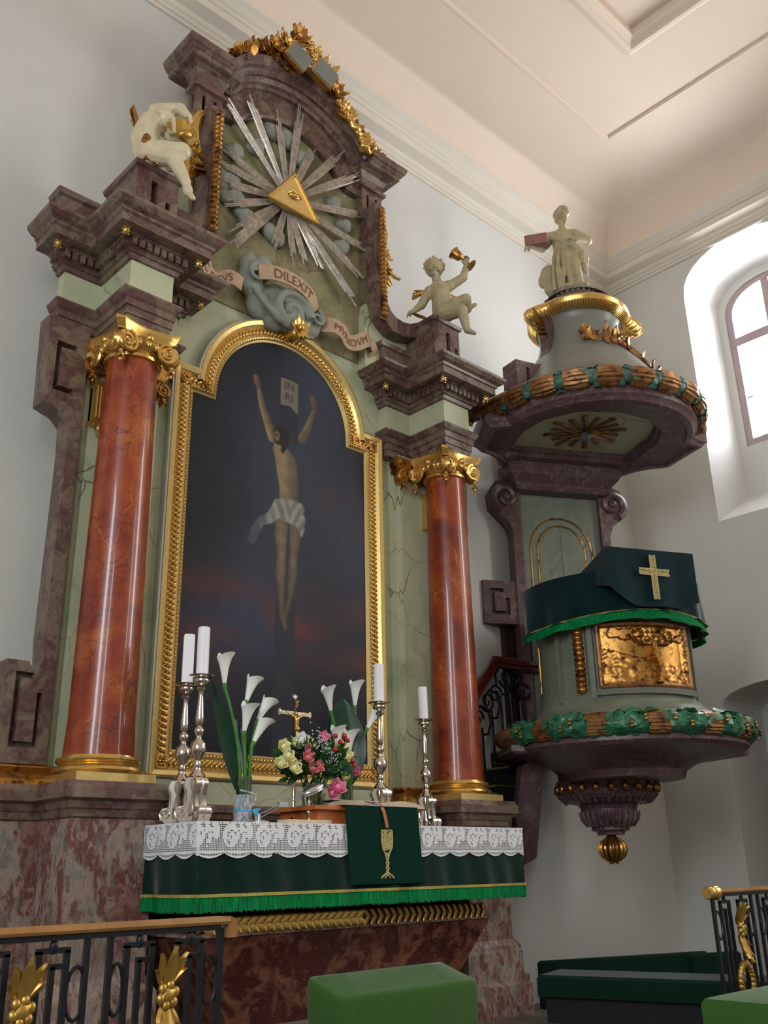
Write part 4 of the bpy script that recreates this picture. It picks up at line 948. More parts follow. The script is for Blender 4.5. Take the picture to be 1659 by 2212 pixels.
part('corbel', MB().lathe(cb_, (KC.x, KC.y, 0), 56), M['purple_p'], PU, smooth=0.5)
for k in range(22):
    a = 2*PI*k/22+0.1; p = KC+V((math.cos(a), math.sin(a), 0))*0.452
    if (p-KC).dot(N) > -0.25: part('egg', MB().ell((p.x, p.y, 2.255), (0.036, 0.036, 0.044), nu=10, nv=8), M['goldold'], PU, smooth=True)
for k in range(40):
    a = 2*PI*k/40; g = MB(); c0 = KC+V((math.cos(a), math.sin(a), 0))*0.445; c1 = KC+V((math.cos(a), math.sin(a), 0))*0.37
    if (c0-KC).dot(N) > -0.3: g.tube([c0+V((0, 0, 2.21)), c1+V((0, 0, 2.135))], 0.018, 6); part('flute', g, M['purple_p'], PU, smooth=True)
for k in range(26):
    a = 2*PI*k/26; d = V((math.cos(a), math.sin(a), 0)); g = MB()
    if d.dot(N) > -0.3: g.tube([KC+d*.258+V((0, 0, 2.06)), KC+d*.25+V((0, 0, 2.0)), KC+d*.20+V((0, 0, 1.94))], 0.02, 6); part('flute', g, M['purple_p'], PU, smooth=True)
g = MB().ell((KC.x, KC.y, 1.745), (0.10, 0.10, 0.10)).lathe([(0.03, 1.82), (0.05, 1.84), (0.03, 1.87)], (KC.x, KC.y, 0), 16)
for k in range(14):
    a = 2*PI*k/14; d = V((math.cos(a), math.sin(a), 0)); g.tube([KC+d*.05+V((0, 0, 1.835)), KC+d*.105+V((0, 0, 1.79)), KC+d*.118+V((0, 0, 1.74)), KC+d*.095+V((0, 0, 1.68)), KC+d*.04+V((0, 0, 1.635))], [.008, .017, .02, .016, .008], 6)
for k in range(7):
    a = 2*PI*k/7; g.leaf(KC+V((0, 0, 1.66)), (math.cos(a)*.5, math.sin(a)*.5, -1), (math.cos(a), math.sin(a), 0), .06, .035, .3)
part('fruit_drop', g, M['goldold'], PU, smooth=True)
# raking strut beside the corbel
def slab(p0, p1, wv, tv): # box between p0 and p1 with width vector, thickness vector
    p0, p1, wv, tv = V(p0), V(p1), V(wv), V(tv); return MB().loft([[p+wv, p+tv, p-wv, p-tv] if False else [p+wv+tv, p-wv+tv, p-wv-tv, p+wv-tv] for p in (p0, p1)])
part('strut', slab(PC-U*.78-N*.25+V((0, 0, 2.5)), PC-U*.86-N*.45+V((0, 0, 1.62)), N*.06+U*.0, U*.12+V((0, 0, .06))), M['purple_p'], PU)
# garland round the platform
random.seed(21)
a0 = math.atan2(N.y, N.x); seg = 15
for k in range(1, seg-1):
    def bnd(q): return a0-PI/2*1.04+PI*1.04*(q+(-.15 if q % 2 else .15))/seg
    b0 = bnd(k); b1 = bnd(k+1); green = k % 2 == 1
    g = MB()
    if not green:
        for j in range(16):
            th = 2*PI*j/16; pts = []; rr = []
            for q in range(4):
                b = b0+(b1-b0)*q/3+random.uniform(-.01, .01); R = 1.06+0.062*math.cos(th); z = 2.655+0.075*math.sin(th)
                pts.append(PC+V((math.cos(b), math.sin(b), 0))*R+V((0, 0, z))); rr.append(0.021+random.uniform(-.004, .006))
            g.tube(pts, rr, 6)
        part('stalk_bundle', g, M['bronze'], PU, smooth=0.8)
    else:
        b = (b0+b1)/2; g.tube([PC+V((math.cos(t), math.sin(t), 0))*1.06+V((0, 0, 2.655)) for t in (b0, (b0+b)/2, b, (b+b1)/2, b1)], 0.084, 12)
        lc = part('leaf_cluster', g, M['garland'], PU, smooth=True)
        for j in range(30):
            t = random.uniform(b0-.02, b1+.01); th = random.uniform(-1.9, 1.9); R = 1.06+0.074*math.cos(th); d = V((math.cos(t), math.sin(t), 0)); tn = V((-d.y, d.x, 0))
            g = MB(); g.leaf(PC+d*R+V((0, 0, 2.655+0.074*math.sin(th)+.01)), tn*random.choice((-1, 1))+V((0, 0, random.uniform(-.6, .6))), d*math.cos(th)+V((0, 0, math.sin(th))), .10, .10, -.35, .012, n=4)
            part('leaf', g, M['garland'], lc, smooth=0.9)
        for j in range(2):
            t = random.uniform(b0, b1); d = V((math.cos(t), math.sin(t), 0)); q = PC+d*1.155+V((0, 0, 2.62+.05*j)); part('berry', MB().ell(q, .016, nu=8, nv=6).ell(q+V((0, 0, .028)), .014, nu=8, nv=6), M['goldold'], lc, smooth=True)
for s in (-1, 1): part('tip_bundle', MB().tube([pl_(PC, s*.98, .30, 2.65), pl_(PC, s*1.08, .10, 2.645), pl_(PC, s*1.13, -.06, 2.64), pl_(PC, s*1.15, -.10, 2.64)], [.085, .09, .075, .05], 12), M['bronze'], PU, smooth=0.8)
# gilded relief panel on the parapet
def cylp(a, z, R): t = a0+a; return PC+V((math.cos(t), math.sin(t), 0))*R+V((0, 0, z))
def rel(u, v):    # u,v in 0..1 ; height of the relief
    h = 0.0
    n1 = NZ.noise((u*5, v*5, 2)); n2 = NZ.noise((u*14, v*14, 5))
    if v < 0.28+0.12*math.sin(u*3+0.6): h += 0.012+0.012*n2+0.006*math.sin(u*60)
    hill = 0.62-0.5*u
    if v < hill: h = max(h, 0.018+0.03*(hill-v)+0.012*n2)
    if abs(u-0.56-0.03*math.sin(v*8)) < 0.030+0.05*max(0, .25-v) and v < 0.72: h = max(h, 0.07)
    e = math.hypot((u-0.55)/0.24, (v-0.80)/0.16)
    if e < 1+0.3*n2: h = max(h, 0.05+0.035*abs(n2)+0.016*math.sin(u*50)*math.sin(v*40))
    for cx_, cz_, r in ((.14, .88, .07), (.25, .85, .08), (.36, .90, .06), (.9, .8, .05)):
        if math.hypot(u-cx_, (v-cz_)*0.8) < r: h = max(h, 0.025)
    if u > .93: h = max(h, .02+.03*abs(n2))
    return h
A0, A1, Z0, Z1 = -0.62, 0.52, 3.03, 3.52; nu, nv = 72, 48; vs = []; fs = []
for j in range(nv+1):
    for i in range(nu+1): u, v = i/nu, j/nv; vs.append(cylp(A0+(A1-A0)*u, Z0+(Z1-Z0)*v, 0.705+rel(u, v)*0.9))
for j in range(nv):
    for i in range(nu): k = j*(nu+1)+i; fs.append((k, k+1, k+nu+2, k+nu+1))
mb = MB(); mb.v = [tuple(p) for p in vs]; mb.f = fs
rp = part('relief_panel', mb, M['goldold'], PU, smooth=True)
g = MB()
for z in (Z0-.02, Z1+.02): g.tube([cylp(A0-.04+(A1-A0+.08)*i/20, z, .72) for i in range(21)], .026, 8)
for a in (A0-.03, A1+.03): g.tube([cylp(a, Z0-.02+(Z1-Z0+.04)*i/4, .72) for i in range(5)], .024, 8)
part('relief_frame', g, M['bronze'], rp, smooth=True)
g = MB().loft([[cylp(A0-.1+(A1-A0+.2)*i/20, Z0-.045, .70), cylp(A0-.1+(A1-A0+.2)*i/20, Z0-.045, .755), cylp(A0-.1+(A1-A0+.2)*i/20, Z0-.09, .74), cylp(A0-.1+(A1-A0+.2)*i/20, Z0-.09, .69)] for i in range(21)])
part('relief_sill', g, M['greyblue'], rp)
hb = part('husk_strip', MB().loft([[cylp(-.98+.16*i/3, 2.94, .705) for i in range(4)], [cylp(-.98+.16*i/3, 3.56, .705) for i in range(4)], [cylp(-.98+.16*i/3, 3.56, .66) for i in range(4)]], close=False, cap=False), M['green_p'], PU)
for k in range(13):
    z = 3.0+.045*k; t = a0-.90; d = V((math.cos(t), math.sin(t), 0)); part('husk', MB().ell(PC+d*.71+V((0, 0, z)), (.052, .052, .032), nu=12, nv=7), M['goldold'], hb, smooth=True)
for a in (-1.25, -.78, .72): part('pilaster_strip', MB().loft([[cylp(a, 2.92, .66), cylp(a, 2.92, .72), cylp(a+.06, 2.92, .72), cylp(a+.06, 2.92, .66)], [cylp(a, 3.6, .66), cylp(a, 3.6, .72), cylp(a+.06, 3.6, .72), cylp(a+.06, 3.6, .66)]]), M['green_p'], PU)
# backboard with round-headed panel
def bb(pts, b0, b1): return MB().loft([[pl_(BC, a, b0, z) for a, z in pts], [pl_(BC, a, b1, z) for a, z in pts]])
part('backboard', bb([(-.50, 2.7), (.50, 2.7), (.50, 5.5), (-.50, 5.5)], -.06, .06), M['green_p'], PU)
part('backboard_post', bb([(-.12, 2.5), (.12, 2.5), (.12, 6.4), (-.12, 6.4)], -.35, -.05), M['green_p'], PU)
side = [(-.52, 2.7), (-.55, 2.7), (-.56, 4.3), (-.555, 4.9), (-.60, 5.02), (-.68, 5.08), (-.78, 5.16), (-.80, 5.32), (-.72, 5.45), (-.55, 5.5), (-.46, 5.5), (-.46, 2.7)]
for s in (-1, 1):
    p = [(a*-s if s == 1 else a, z) for a, z in side]; p = [(-a if s == 1 and a < 0 else a, z) for a, z in p] if s == 1 else p
    part('backboard_scroll', bb(p, -.02, .12), M['purple_p'], PU)
    c = pl_(BC, s*.62, .13, 5.27); g = spiral(c, U*s, (0, 0, 1), .15, .03, 1.4, 30, .045, a0=-1.2); g.ell(c, .05)
    part('volute', g, M['purple_p'], PU, smooth=True)
kb = bb([(-.92, 3.90), (-.50, 3.90), (-.50, 4.32), (-.60, 4.35), (-.66, 4.29), (-.70, 4.35), (-.92, 4.35)], -.02, .10)
kc = lambda pts: bb(pts, .05, .2)
part('meander_block', cut(kb, [kc([(-.84, 3.99), (-.64, 3.99), (-.64, 4.17), (-.68, 4.17), (-.68, 4.03), (-.80, 4.03), (-.80, 4.23), (-.70, 4.23), (-.70, 4.27), (-.84, 4.27)])]), M['purple_p'], PU)
for r, k in ((.35, 0), (.27, 1)):
    path = [pl_(BC, -r, .065, 3.2)]+[pl_(BC, -r*math.cos(PI*i/20), .065, 4.72+r*1.05*math.sin(PI*i/20)) for i in range(21)]+[pl_(BC, r, .065, 3.2)]
    part('gilt_line', MB().tube(path, .010, 6), M['goldold'], PU, smooth=True)
for k in range(4): a = -.26+.13*k; part('panel_facet', bb([(a, 3.2), (a+.13, 3.2), (a+.13, 4.72+.27*math.sqrt(max(0, 1-min(1, abs(a+.13)/.27)**2))), (a, 4.72+.27*math.sqrt(max(0, 1-min(1, abs(a)/.27)**2)))], .058, .066 if k % 2 else .072), M['green_p'], PU)

# ================================================================== CANOPY
CN = thing('pulpit_canopy', 'bell shaped sounding board with gilded garland rim above the pulpit', 'pulpit canopy', (PC.x, PC.y, 5.3))
CL = lambda prof, mat, name, n=64, c=PC: part(name, MB().lathe(prof, (c.x, c.y, 0), n), mat, CN, smooth=0.5)
CL([(0.98, 5.90), (0.90, 5.96), (0.80, 6.06), (0.70, 6.18), (0.62, 6.30), (0.53, 6.42), (0.46, 6.53), (0.42, 6.66), (0.41, 6.78), (0.43, 6.86), (0.46, 6.90)], M['greyblue'], 'dome')
CL([(0.46, 6.88), (0.40, 6.99), (0.37, 7.05), (0.36, 7.12), (0.32, 7.17), (0.26, 7.20), (0.25, 7.29), (0.002, 7.31)], M['greyblue'], 'upper_drum')
for k in range(30):
    a = 2*PI*k/30; d = V((math.cos(a), math.sin(a), 0)); g = MB().leaf(PC+d*.27+V((0, 0, 7.22)), d*1.0+V((0, 0, -.5)), d+V((0, 0, 1)), .12, .07, 0, .008, n=3); part('lambrequin', g, M['purple_p'], CN)
# gilt eared cornice
cor = []
for i in range(72):
    a = 2*PI*i/72; r = 0.50+0.10*max(0, math.cos(2*(a-a0-PI/4*0)))**6*0+0.0
    q = abs(((a-a0+PI) % (2*PI))-PI)/PI      # 0 front .. 1 back
    ear = sum(math.exp(-((((a-a0-e+PI) % (2*PI))-PI)/0.16)**2) for e in (-1.35, 1.35)); cor.append((a, 0.50+0.16*ear, 6.97-0.07*ear))
pr = [(-.10, -.07), (-.03, -.075), (.0, -.05), (.02, -.02), (.03, .02), (.01, .05), (-.03, .06), (-.10, .05)]
g = MB().loft([[PC+V((math.cos(a), math.sin(a), 0))*(r+o_)+V((0, 0, z+h)) for o_, h in pr] for a, r, z in cor], loop=True, cap=False)
part('gilt_cornice', g, M['gold'], CN, smooth=0.8)
g = MB()
for i in range(110):
    a = 2*PI*i/110; ear = sum(math.exp(-((((a-a0-e+PI) % (2*PI))-PI)/0.16)**2) for e in (-1.35, 1.35)); r = .50+.16*ear; z = 6.97-.07*ear; d = V((math.cos(a), math.sin(a), 0))
    g.tube([PC+d*(r-.06)+V((0, 0, z-.10)), PC+d*(r-.01)+V((0, 0, z-.07)), PC+d*(r+.025)+V((0, 0, z-.03))], [.006, .010, .008], 5)
part('gadroons', g, M['gold'], CN, smooth=True, kind='stuff')
# rim garland
seg = 21
for k in range(seg):
    t = (k+.5)/seg; b0 = a0-PI*.46+PI*.92*k/seg; b1 = a0-PI*.46+PI*.92*(k+1)/seg; green = k % 2 == 1; zz = 5.75
    RR = 1.07
    g = MB()
    if not green:
        for j in range(12):
            th = 2*PI*j/12+.2; pts = []; rr = []
            for q in range(4):
                b = b0-.03+(b1-b0+.06)*q/3; ff = 1-.25*abs(q-1.5)/1.5; pts.append(PC+V((math.cos(b), math.sin(b), 0))*(RR+.07*ff*math.cos(th))+V((0, 0, zz+.09*ff*math.sin(th)))); rr.append(.026+random.uniform(-.004, .006))
            g.tube(pts, rr, 6)
        part('stalk_bundle', g, M['bronze'], CN, smooth=0.8)
    else:
        g.tube([PC+V((math.cos(t_), math.sin(t_), 0))*RR+V((0, 0, zz)) for t_ in (b0+.02, (b0+b1)/2, b1-.02)], 0.072, 10); lc = part('leaf_cluster', g, M['garland_c'], CN, smooth=True)
        for j in range(9):
            t_ = random.uniform(b0+.01, b1-.01); th = random.uniform(-2, 2); d = V((math.cos(t_), math.sin(t_), 0)); tn = V((-d.y, d.x, 0)); g = MB()
            g.leaf(PC+d*(RR+.070*math.cos(th))+V((0, 0, zz+.074*math.sin(th))), tn*random.choice((-.7, .7))+V((0, 0, random.choice((-1, 1)))), d*math.cos(th)+V((0, 0, math.sin(th))), .06, .06, -.3, .007, n=4); part('leaf', g, M['garland_c'], lc, smooth=0.9)
# underside: valance with concave flanks round a sunk panel
def rayhit(poly, o, ang):
    dx, dy = math.cos(ang), math.sin(ang); best = 0
    for i in range(len(poly)):
        (x1, y1), (x2, y2) = poly[i], poly[(i+1) % len(poly)]; x1 -= o[0]; x2 -= o[0]; y1 -= o[1]; y2 -= o[1]
        ex, ey = x2-x1, y2-y1; den = dx*ey-dy*ex
        if abs(den) < 1e-9: continue
        t = (x1*ey-y1*ex)/den; u = (x1*dy-y1*dx)/den
        if t > 0 and -1e-6 <= u <= 1+1e-6: best = max(best, t)
    return best
fl_ = [(.70, -.78), (.76, -.64), (.86, -.52), (.99, -.43), (1.12, -.38), (1.20, .22)]
front_ = [(1.04*math.sin(math.radians(a)), 1.04*math.cos(math.radians(a))) for a in range(-76, 77, 8)]
OUT = [(-a, b) for a, b in fl_[::-1]][::1]
OUT = front_[::-1][:0]+[(-a, b) for a, b in fl_][::-1]
OUT = [(-1.20, .22)]+front_+[(1.20, .22)]+[(a, b) for a, b in fl_[::-1][1:]]+[(-a, b) for a, b in fl_[:-1]]
INN = [(-.66, -.44), (-.68, .05), (-.58, .32), (-.36, .52), (0, .58), (.34, .50), (.56, .30), (.64, .05), (.62, -.44)]
angs = [2*PI*i/120 for i in range(120)]
def ringof(poly, k, z, o=(0, -.05)): return [pl_(PC, o[0]+rayhit(poly, o, a)*k*math.cos(a), o[1]+rayhit(poly, o, a)*k*math.sin(a), z) for a in angs]
part('valance', MB().loft([ringof(OUT, .80, 5.90), ringof(OUT, .98, 5.80), ringof(OUT, 1.0, 5.72), ringof(OUT, 1.0, 5.60), ringof(OUT, .97, 5.58), ringof(OUT, .95, 5.55), ringof(OUT, .90, 5.54), ringof(OUT, .885, 5.565), ringof(OUT, .86, 5.57), ringof(INN, 1.10, 5.60), ringof(INN, 1.08, 5.64), ringof(INN, 1.03, 5.65), ringof(INN, 1.0, 5.72), ringof(INN, .9, 5.78)], loop=True, cap=False), M['purple_p'], CN, smooth=0.45)
part('soffit_panel', MB().loft([ringof(INN, 1.03, 5.70), ringof(INN, 1.03, 5.76)]), M['green'], CN)
part('wing_cornice', MB().loft([[pl_(PC, a, b, z) for a, b in ((-w_, -.9), (w_, -.9), (w_, f_), (-w_, f_))] for w_, f_, z in ((.50, -.74, 5.34), (.53, -.71, 5.38), (.55, -.70, 5.40), (.62, -.62, 5.48), (.66, -.58, 5.56), (.66, -.56, 5.60))]), M['purple_p'], CN)
for s in (-1, 1): part('tip_bundle', MB().tube([pl_(PC, s*.98, .40, 5.78), pl_(PC, s*1.12, .22, 5.76), pl_(PC, s*1.26, .04, 5.73)], [.085, .08, .03], 10), M['bronze'], CN, smooth=0.8)
# rays and dove below
g = MB()
for k in range(16):
    a = 2*PI*k/16; L = .42 if k % 2 else .36; d = U*math.cos(a)+N*math.sin(a)*0.9; t = V((-d.y, d.x, 0)).normalized(); p = PC-U*.05+V((0, 0, 5.690))
    g = MB(); w0, w1 = .012, .035; g.loft([[p+d*.06-t*w0, p+d*.06+V((0, 0, -.02)), p+d*.06+t*w0], [p+d*L-t*w1, p+d*L+V((0, 0, -.012)), p+d*L+t*w1]])
    part('ray', g, M['bronze'], CN)
g = MB().ell((PC-U*.05+V((0, 0, 5.65))), (.06, .06, .05)).cap_((PC-U*.05+V((0, 0, 5.65))), PC-U*.05+N*.08+V((0, 0, 5.61)), .04, .028)
g.leaf((PC-U*.05+V((0, 0, 5.65))), U+V((0, 0, -.2)), (0, 0, -1), .17, .10, .1, .012); g.leaf((PC-U*.05+V((0, 0, 5.65))), -U+V((0, 0, -.2)), (0, 0, -1), .17, .10, .1, .012); g.leaf((PC-U*.05+V((0, 0, 5.66))), -N, (0, 0, -1), .12, .08, .1, .012)
part('dove', blob(g, .012, 2), M['greyblue'], CN, smooth=True)
# consoles on the sides of the dome
for s in (-1, 1):
    d = (U*s*.90+N*-.25*s*0+N*.30).normalized() if s == -1 else (U*.95-N*.35).normalized()
    t = V((-d.y, d.x, 0)); 
    def cpt(r, z, k): return PC+d*r+t*k+V((0, 0, z))
    prof = [(.40, 6.86), (.52, 6.86), (.53, 6.78), (.50, 6.70), (.50, 6.5), (.54, 6.38), (.62, 6.28), (.72, 6.24), (.72, 6.16), (.60, 6.18), (.50, 6.26), (.44, 6.4), (.42, 6.6)]
    part('scroll_console', MB().loft([[cpt(r, z, -.06) for r, z in prof], [cpt(r, z, .06) for r, z in prof]]), M['purple_p'], CN)
    bx = MB().loft([[cpt(r, z, k) for r, z in ((.74, 5.94), (1.0, 5.90), (1.0, 6.20), (.74, 6.22))] for k in (-.10, .10)])
    part('meander_block', cut(bx, [MB().loft([[cpt(r, z, k) for r, z in ((.83, 6.0), (.87, 6.0), (.87, 6.15), (.83, 6.15))] for k in (-.2, .2)])]), M['purple_p'], CN)
    g = MB()
    for j in range(5): g.leaf(cpt(.48, 6.78-.02*j, 0), d*(0.9)+V((0, 0, .5-.35*j))+t*(-s*.2), V((0, 0, 1))+t, .24-.02*j, .10, .1, .010)
    part('gilt_fan', g, M['goldstat'], CN, smooth=0.8)
# gilt festoon on the dome front
g = MB(); random.seed(4)
fest = [(-.34, 6.62, .02), (-.22, 6.56, .03), (-.10, 6.50, .035), (.04, 6.50, .03), (.16, 6.56, .03), (.28, 6.62, .03), (.40, 6.52, .04), (.52, 6.40, .05), (.62, 6.30, .045), (.72, 6.22, .035)]
def domer(z):
    P_ = [(0.98, 5.90), (0.80, 6.06), (0.70, 6.18), (0.62, 6.30), (0.53, 6.42), (0.46, 6.53), (0.42, 6.66), (0.41, 6.78)]
    for i in range(len(P_)-1):
        if P_[i][1] <= z <= P_[i+1][1]: f = (z-P_[i][1])/(P_[i+1][1]-P_[i][1]); return P_[i][0]+(P_[i+1][0]-P_[i][0])*f
    return .42
def dp(a, z, e=.03): R = domer(z)+e-.008; return PC+V((math.cos(a0+a*1.4), math.sin(a0+a*1.4), 0))*R+V((0, 0, z))
g.tube([dp(a, z) for a, z, r in fest], [r*.8 for a, z, r in fest], 8)
part('festoon', g, M['bronze'], CN, smooth=True)
for k in range(40):
    a, z, r = random.choice(fest[1:]); a += random.uniform(-.09, .09); z += random.uniform(-.07, .05); q = dp(a, z, .05); d = (q-PC); d.z = 0; an = random.uniform(0, 2*PI); tn = V((-d.y, d.x, 0)).normalized()
    part('leaf', MB().leaf(q, tn*math.cos(an)+V((0, 0, math.sin(an))), d, .10, .055, .35, .012), M['bronze'] if k % 3 else M['goldold'], CN, smooth=0.8)

part('wing_soffit', MB().loft([ringof(OUT, .93, 2.50), ringof(OUT, .95, 2.52), ringof(OUT, .95, 2.57)]), M['purple_p'], PU)
# ---- robed statue on the canopy
ST = thing('saint_statue', 'ivory robed figure holding a book on top of the pulpit canopy', 'statue', (7.43, 4.78, 7.31))
T = basis((7.43, 4.78), (0.541, -0.841, 0), (-0.841, -0.541, 0)); g = MB()
dz = -0.03
def S(a, b, z): return T(a, b, z+dz)
g.cap_(S(-.09, .0, 7.42), S(-.06, .02, 7.80), .10, .115); g.cap_(S(.04, .02, 7.40), S(.02, .03, 7.80), .085, .10); g.cap_(S(-.04, .02, 7.80), S(-.05, .0, 8.06), .125, .11); g.cap_(S(-.05, 0, 8.02), S(-.05, 0, 8.12), .12, .10)
g.cap_(S(-.15, 0, 8.15), S(.06, 0, 8.14), .055, .055); g.cap_(S(-.045, 0, 8.18), S(-.035, .02, 8.30), .045, .042)
face(g, S(-.02, .04, 8.41), V((-.75, -.6, -.25))+V((.541, -.841, 0))*.4, (0, 0, 1), .08)
g.ell(S(-.06, -.05, 8.45), (.07, .07, .08)); g.ell(S(-.07, -.03, 8.37), .05); g.cap_(S(.005, .07, 8.36), S(.0, .06, 8.27), .03, .02)      # hair, beard
g.cap_(S(-.18, 0, 8.14), S(-.27, .03, 8.00), .062, .058); g.cap_(S(-.27, .03, 8.0), S(-.38, .16, 7.95), .055, .035)
g.cap_(S(.08, 0, 8.13), S(.21, .02, 8.00), .060, .055); g.cap_(S(.21, .02, 8.0), S(.09, .14, 7.95), .05, .03)
for a, t0, t1, wd in ((-.15, -.04, .02, .026), (-.10, 0, .035, .034), (-.045, .02, -.01, .022), (.0, .0, .03, .036), (.05, -.02, -.03, .024), (.095, .0, .02, .028)):    # folds of the robe
    g.tube([S(a*.55-.03, .115, 7.98), S(a-.015, .14-.8*a*a+t0*.5, 7.78), S(a*1.05-.02, .15-.8*a*a+t0, 7.60), S(a*1.15+t1-.03, .13-.7*a*a+t0*.5, 7.38)], [.012, wd*.8, wd, wd*1.1], 6)
g.cap_(S(.04, .08, 7.78), S(.07, .15, 7.58), .06, .05); g.cap_(S(.07, .15, 7.58), S(.08, .10, 7.40), .05, .045)     # bent knee under the cloth
g.tube([S(.12, .04, 7.86), S(.17, .06, 7.76), S(.15, .07, 7.64), S(.17, .05, 7.54)], [.03, .045, .04, .02], 8)
g.tube([S(-.17, .06, 8.1), S(-.06, .13, 7.98), S(.06, .13, 7.88), S(.14, .08, 7.80), S(.13, .1, 7.66)], [.04, .035, .045, .05, .04], 8)
g.ell(S(-.24, -.04, 7.66), (.09, .10, .14)); g.ell(S(-.21, -.04, 7.50), (.10, .09, .10)); g.ell(S(-.30, -.02, 7.60), (.05, .06, .09))
g.cap_(S(.08, .10, 7.40), S(.15, .17, 7.36), .035, .025); g.cap_(S(-.05, .12, 7.38), S(-.05, .2, 7.36), .035, .022); g.ell(S(-.03, 0, 7.36), (.17, .15, .03))
hand(g, S(-.38, .16, 7.95), T(-.5, .2, 7.9)-T(-.38, .16, 7.95), 1.5, .6); hand(g, S(.09, .14, 7.95), T(-.02, .2, 7.97)-T(.09, .14, 7.95), 1.5, .5)
part('body', blob(g, .0068, 1), M['statue_d'], ST, smooth=True)
bk = MB(); c = S(-.33, .20, 7.98)
for k, (a, b, z) in enumerate(((-.12, -.06, -.045), (.12, -.06, -.045), (.12, .07, -.045), (-.12, .07, -.045), (-.12, -.06, .045), (.12, -.06, .045), (.12, .07, .045), (-.12, .07, .045))): bk.v.append(tuple(c+V((.541, -.841, 0))*a+V((-.841, -.541, 0))*(b*.5+z*.4)+V((0, 0, z*1.1))))
bk.f = [(3,2,1,0),(4,5,6,7),(0,1,5,4),(1,2,6,5),(2,3,7,6),(3,0,4,7)]
part('red_book', bk, M['redpaint'], None, label='faded red book under the arm of the canopy statue', cat='book')

# ---- cloths of the pulpit
PCL = thing('pulpit_cloth', 'dark velvet cloth with bright green fringe hung around the pulpit parapet', 'cloth', (PC.x, PC.y, 3.4))
def cyl_drape(aa, R, zt, zb, wob, n=90, m=10, th=.008):
    g = MB(); rings = []
    for i in range(n+1):
        a = aa[0]+(aa[1]-aa[0])*i/n; col = []
        for j in range(m+1):
            v = j/m; r = R(a)+wob*v*(math.sin(a*11+1.3*math.sin(a*5))+.5*math.sin(a*23))*(.5+.5*v); col.append(cylp(a, zt(a)*(1-v)+zb(a)*v, r))
        for j in range(m, -1, -1):
            v = j/m; r = R(a)-th+wob*v*(math.sin(a*11+1.3*math.sin(a*5))+.5*math.sin(a*23))*(.5+.5*v); col.append(cylp(a, zt(a)*(1-v)+zb(a)*v, r))
        rings.append(col)
    return g.loft(rings)
Rf = lambda a: .83; zt = lambda a: 3.99-.0*a; zb = lambda a: 3.60+.03*math.cos(a*2.2)
part('drape', cyl_drape((-1.75, 1.75), Rf, zt, zb, .022), M['velvet_p'], PCL, smooth=True)
part('fringe', cyl_drape((-1.75, 1.75), lambda a: .835, zb, lambda a: zb(a)-.075, .022, 240, 3, .006), M['fringe'], PCL, smooth=0.3, kind='stuff')
part('braid', cyl_drape((-1.75, 1.75), lambda a: .842, lambda a: zb(a)+.008, lambda a: zb(a)-.004, .022, 120, 2, .01), M['trimgold'], PCL)
PL([(0.60, 3.70), (0.80, 3.72), (0.795, 3.80), (0.795, 3.98), (0.77, 3.99), (.70, 3.985)], M['benchg'], 'parapet_rail')
LCL = thing('lectern_cloth', 'teal velvet cloth with beige cross over the pulpit book rest', 'cloth', tuple(pl_(PC, .3, .6, 4.2)))

def lp(a, b, z): return PC+U*a+N*b+V((0, 0, z))
def sheet(rows, th=(0, 0, .008)):
    th = V(th); return MB().loft([list(r)+[p-th for p in reversed(r)] for r in rows])
part('book_rest', MB().loft([[lp(-.40, .40, 3.96), lp(.34, .40, 3.96), lp(.34, .86, 4.08), lp(-.40, .86, 4.08)], [lp(-.42, .38, 4.02), lp(.36, .38, 4.02), lp(.36, .88, 4.13), lp(-.42, .88, 4.13)]]), M['darkwood'], LCL)
part('top_fold', sheet([[lp(-.47, .37, 4.035), lp(-.44, .895, 4.155)], [lp(.38, .37, 4.03), lp(.385, .895, 4.135)]]), M['velvet_p'], LCL)
rows = []
for i in range(21):
    u = i/20; a = -.44+.82*u; bt = 4.15-.018*u; lo = 3.64+.16*max(0, (.30-u)/.30)**1.6+.05*max(0, (u-.85)/.15); rows.append([lp(a+.02*v*math.sin(3*u), .897+.012*math.sin(u*14)*v, bt*(1-v)+lo*v) for v in (0, .25, .5, .75, 1)])
fp = part('front_fold', sheet(rows, -N*-.006), M['velvet_p'], LCL, smooth=True)
part('side_fold', sheet([[lp(-.47, .37, 4.035), lp(-.475, .39, 3.97)], [lp(-.455, .62, 4.09), lp(-.46, .64, 3.88)], [lp(-.44, .895, 4.155), lp(-.44, .89, 3.80)]], U*-.006), M['velvet_p'], LCL)
part('side_fold', sheet([[lp(.40, .37, 4.03), lp(.40, .39, 3.97)], [lp(.41, .62, 4.08), lp(.42, .64, 3.82)], [lp(.385, .895, 4.135), lp(.385, .89, 3.72)]], U*-.006), M['velvet_p'], LCL)
def braidbar(p0, p1, w, th=.008):
    p0 = V(p0); p1 = V(p1); d = (p1-p0).normalized(); sd = d.cross(N).normalized(); g = MB(); n = max(2, int((p1-p0).length/.022))
    for k in range(n):
        q = p0+d*((p1-p0).length*(k+.5)/n)
        for s_ in (-1, 1):
            g.tube([q+sd*s_*w*.9-d*.013, q+sd*s_*w*.2, q+sd*s_*w*.9+d*.013], .0065, 5, flat=.6)
            g.tube([q-sd*s_*w-d*.011, q-sd*s_*w+d*.011], .006, 5, flat=.6)
    return g
g = braidbar(lp(-.02, .915, 4.09), lp(-.02, .915, 3.70), .026).join(braidbar(lp(-.155, .915, 3.945), lp(.125, .915, 3.935), .026))
g.join(slab(lp(-.02, .908, 4.09), lp(-.02, .908, 3.70), U*.022, N*.002)).join(slab(lp(-.155, .908, 3.945), lp(.125, .908, 3.935), V((0, 0, .022)), N*.002))
part('embroidered_cross', g, M['embroid'], LCL, smooth=0.8)

